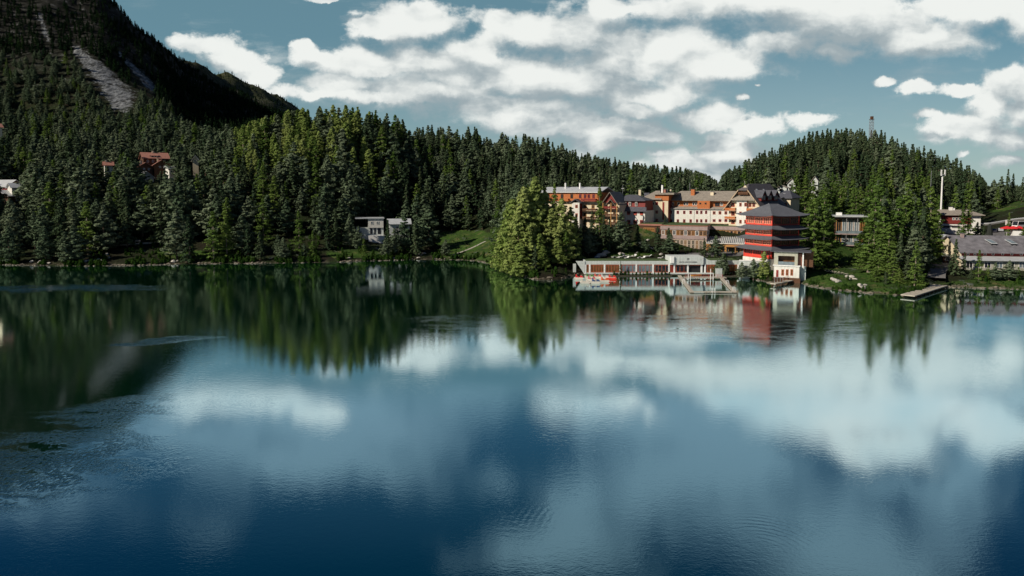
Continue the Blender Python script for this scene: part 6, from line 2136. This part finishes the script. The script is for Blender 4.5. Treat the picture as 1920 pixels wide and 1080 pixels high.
# planted strips in front of the pavilion and reed bed
SOIL = mat('planting_soil', (.05, .045, .03), 1, .3, 2)
for p0, p1, d0, d1 in ((1148, 1258, 210.4, 212.6), (1338, 1384, 210.0, 212.6)):
    a_, b_ = P(p0, 518, 211.5).x, P(p1, 518, 211.5).x
    MB().box(a_, b_, d0, d1, -1, .28).obj('planting_bed', SOIL, kind='structure')
    n_ = int((b_ - a_) / 1.1)
    for i in range(n_):
        x = a_ + (b_ - a_) * (i + .5) / n_
        if p0 == 1338 and abs(x - P(1352, 518, 211.5).x) < 1.2: continue
        h = r.uniform(.8, 1.5)
        o = link_mesh('shrub', SHR[i % 4], None, (x, r.uniform(211, 212), .2)); o.scale = (h / 20 * .9, h / 20 * .7, h / 20); o.rotation_euler = (0, 0, i)
        tag(o, 'low dark shrub in the planted strip before the spa pavilion', 'shrub', 'shrubs along the pavilion foot')
for i in range(26):
    px = r.uniform(1392, 1450); t = (px - 1392) / 58
    D0_ = float(shoreD(960 + F * P(px, 520, 203).x / 203)) + .3
    D_ = r.uniform(D0_, max(D0_ + .2, 203.5))
    x = P(px, 520, D_).x
    h = r.uniform(.8, 1.7)
    o = link_mesh('shrub', SHR[i % 4], None, (x, D_, max(.1, hz(x, D_)) - .1)); o.scale = (h / 20 * .9, h / 20 * .9, h / 20); o.rotation_euler = (0, 0, i)
    tag(o, 'fresh green shrub on the bank below the white garden wall', 'shrub', 'shrubs below the garden wall')

pts = []
for i in range(4200):
    q_ = r.uniform(-20, 1940); s_ = (abs(r.normal(0, 16)) + 1.2) if r.random() < .6 else r.uniform(.3, 3.5)
    if 1085 < q_ < 1500 and s_ < 45: continue
    D_ = float(shoreD(q_)) + s_; x = (q_ - 960) / F * D_
    if any(a < q_ < b and c < D_ < d for a, b, c, d in FOOT): continue
    g1 = float(zone(GRASS, np.array([x]), np.array([D_]))[0])
    if float(zone(PAVED, np.array([x]), np.array([D_]))[0]) < 1.1: continue
    h = r.uniform(.4, 1.0) if g1 < .9 else r.uniform(.7, 2.2)
    if g1 < .9 and r.random() < .6: continue
    if q_ > 1500: h *= .6
    if q_ < 1080 and sin(q_ * .11) + sin(q_ * .043 + 2) + sin(q_ * .27) * .6 < -.1: continue
    if s_ < 4 and q_ < 1080: h = r.uniform(.8, 2.4)
    z = hz(x, D_)
    pts.append((x, D_, z - .1, h / 20, h / 20 * .8, r.uniform(0, 6.28), int(r.integers(0, 4))))
scatter('undergrowth', 'leafy undergrowth covering the banks under the trees', 'undergrowth', pts, [[m_] for m_ in SHR])

# ------------------------------------------------------------------ every repeat gets a label of its own, counted from the left
ONES = ['', 'first', 'second', 'third', 'fourth', 'fifth', 'sixth', 'seventh', 'eighth', 'ninth', 'tenth', 'eleventh', 'twelfth', 'thirteenth', 'fourteenth', 'fifteenth', 'sixteenth', 'seventeenth', 'eighteenth', 'nineteenth', 'twentieth']
def ordw(n):
    if n <= 20: return ONES[n]
    tens = {2: 'twenty', 3: 'thirty', 4: 'forty', 5: 'fifty', 6: 'sixty'}[n // 10]
    return f'{tens}-{ONES[n % 10]}' if n % 10 else tens[:-1] + 'ieth'
byl = {}
for o in COL.objects:
    if o.parent is None and 'label' in o and o.get('kind') is None:
        byl.setdefault(o['label'], []).append(o)
for lb, os_ in byl.items():
    if len(os_) < 2: continue
    os_.sort(key=lambda o: o.location.x / max(1, o.location.y))
    for i, o in enumerate(os_):
        o['label'] = f'{lb}, {ordw(i + 1)} from the left'
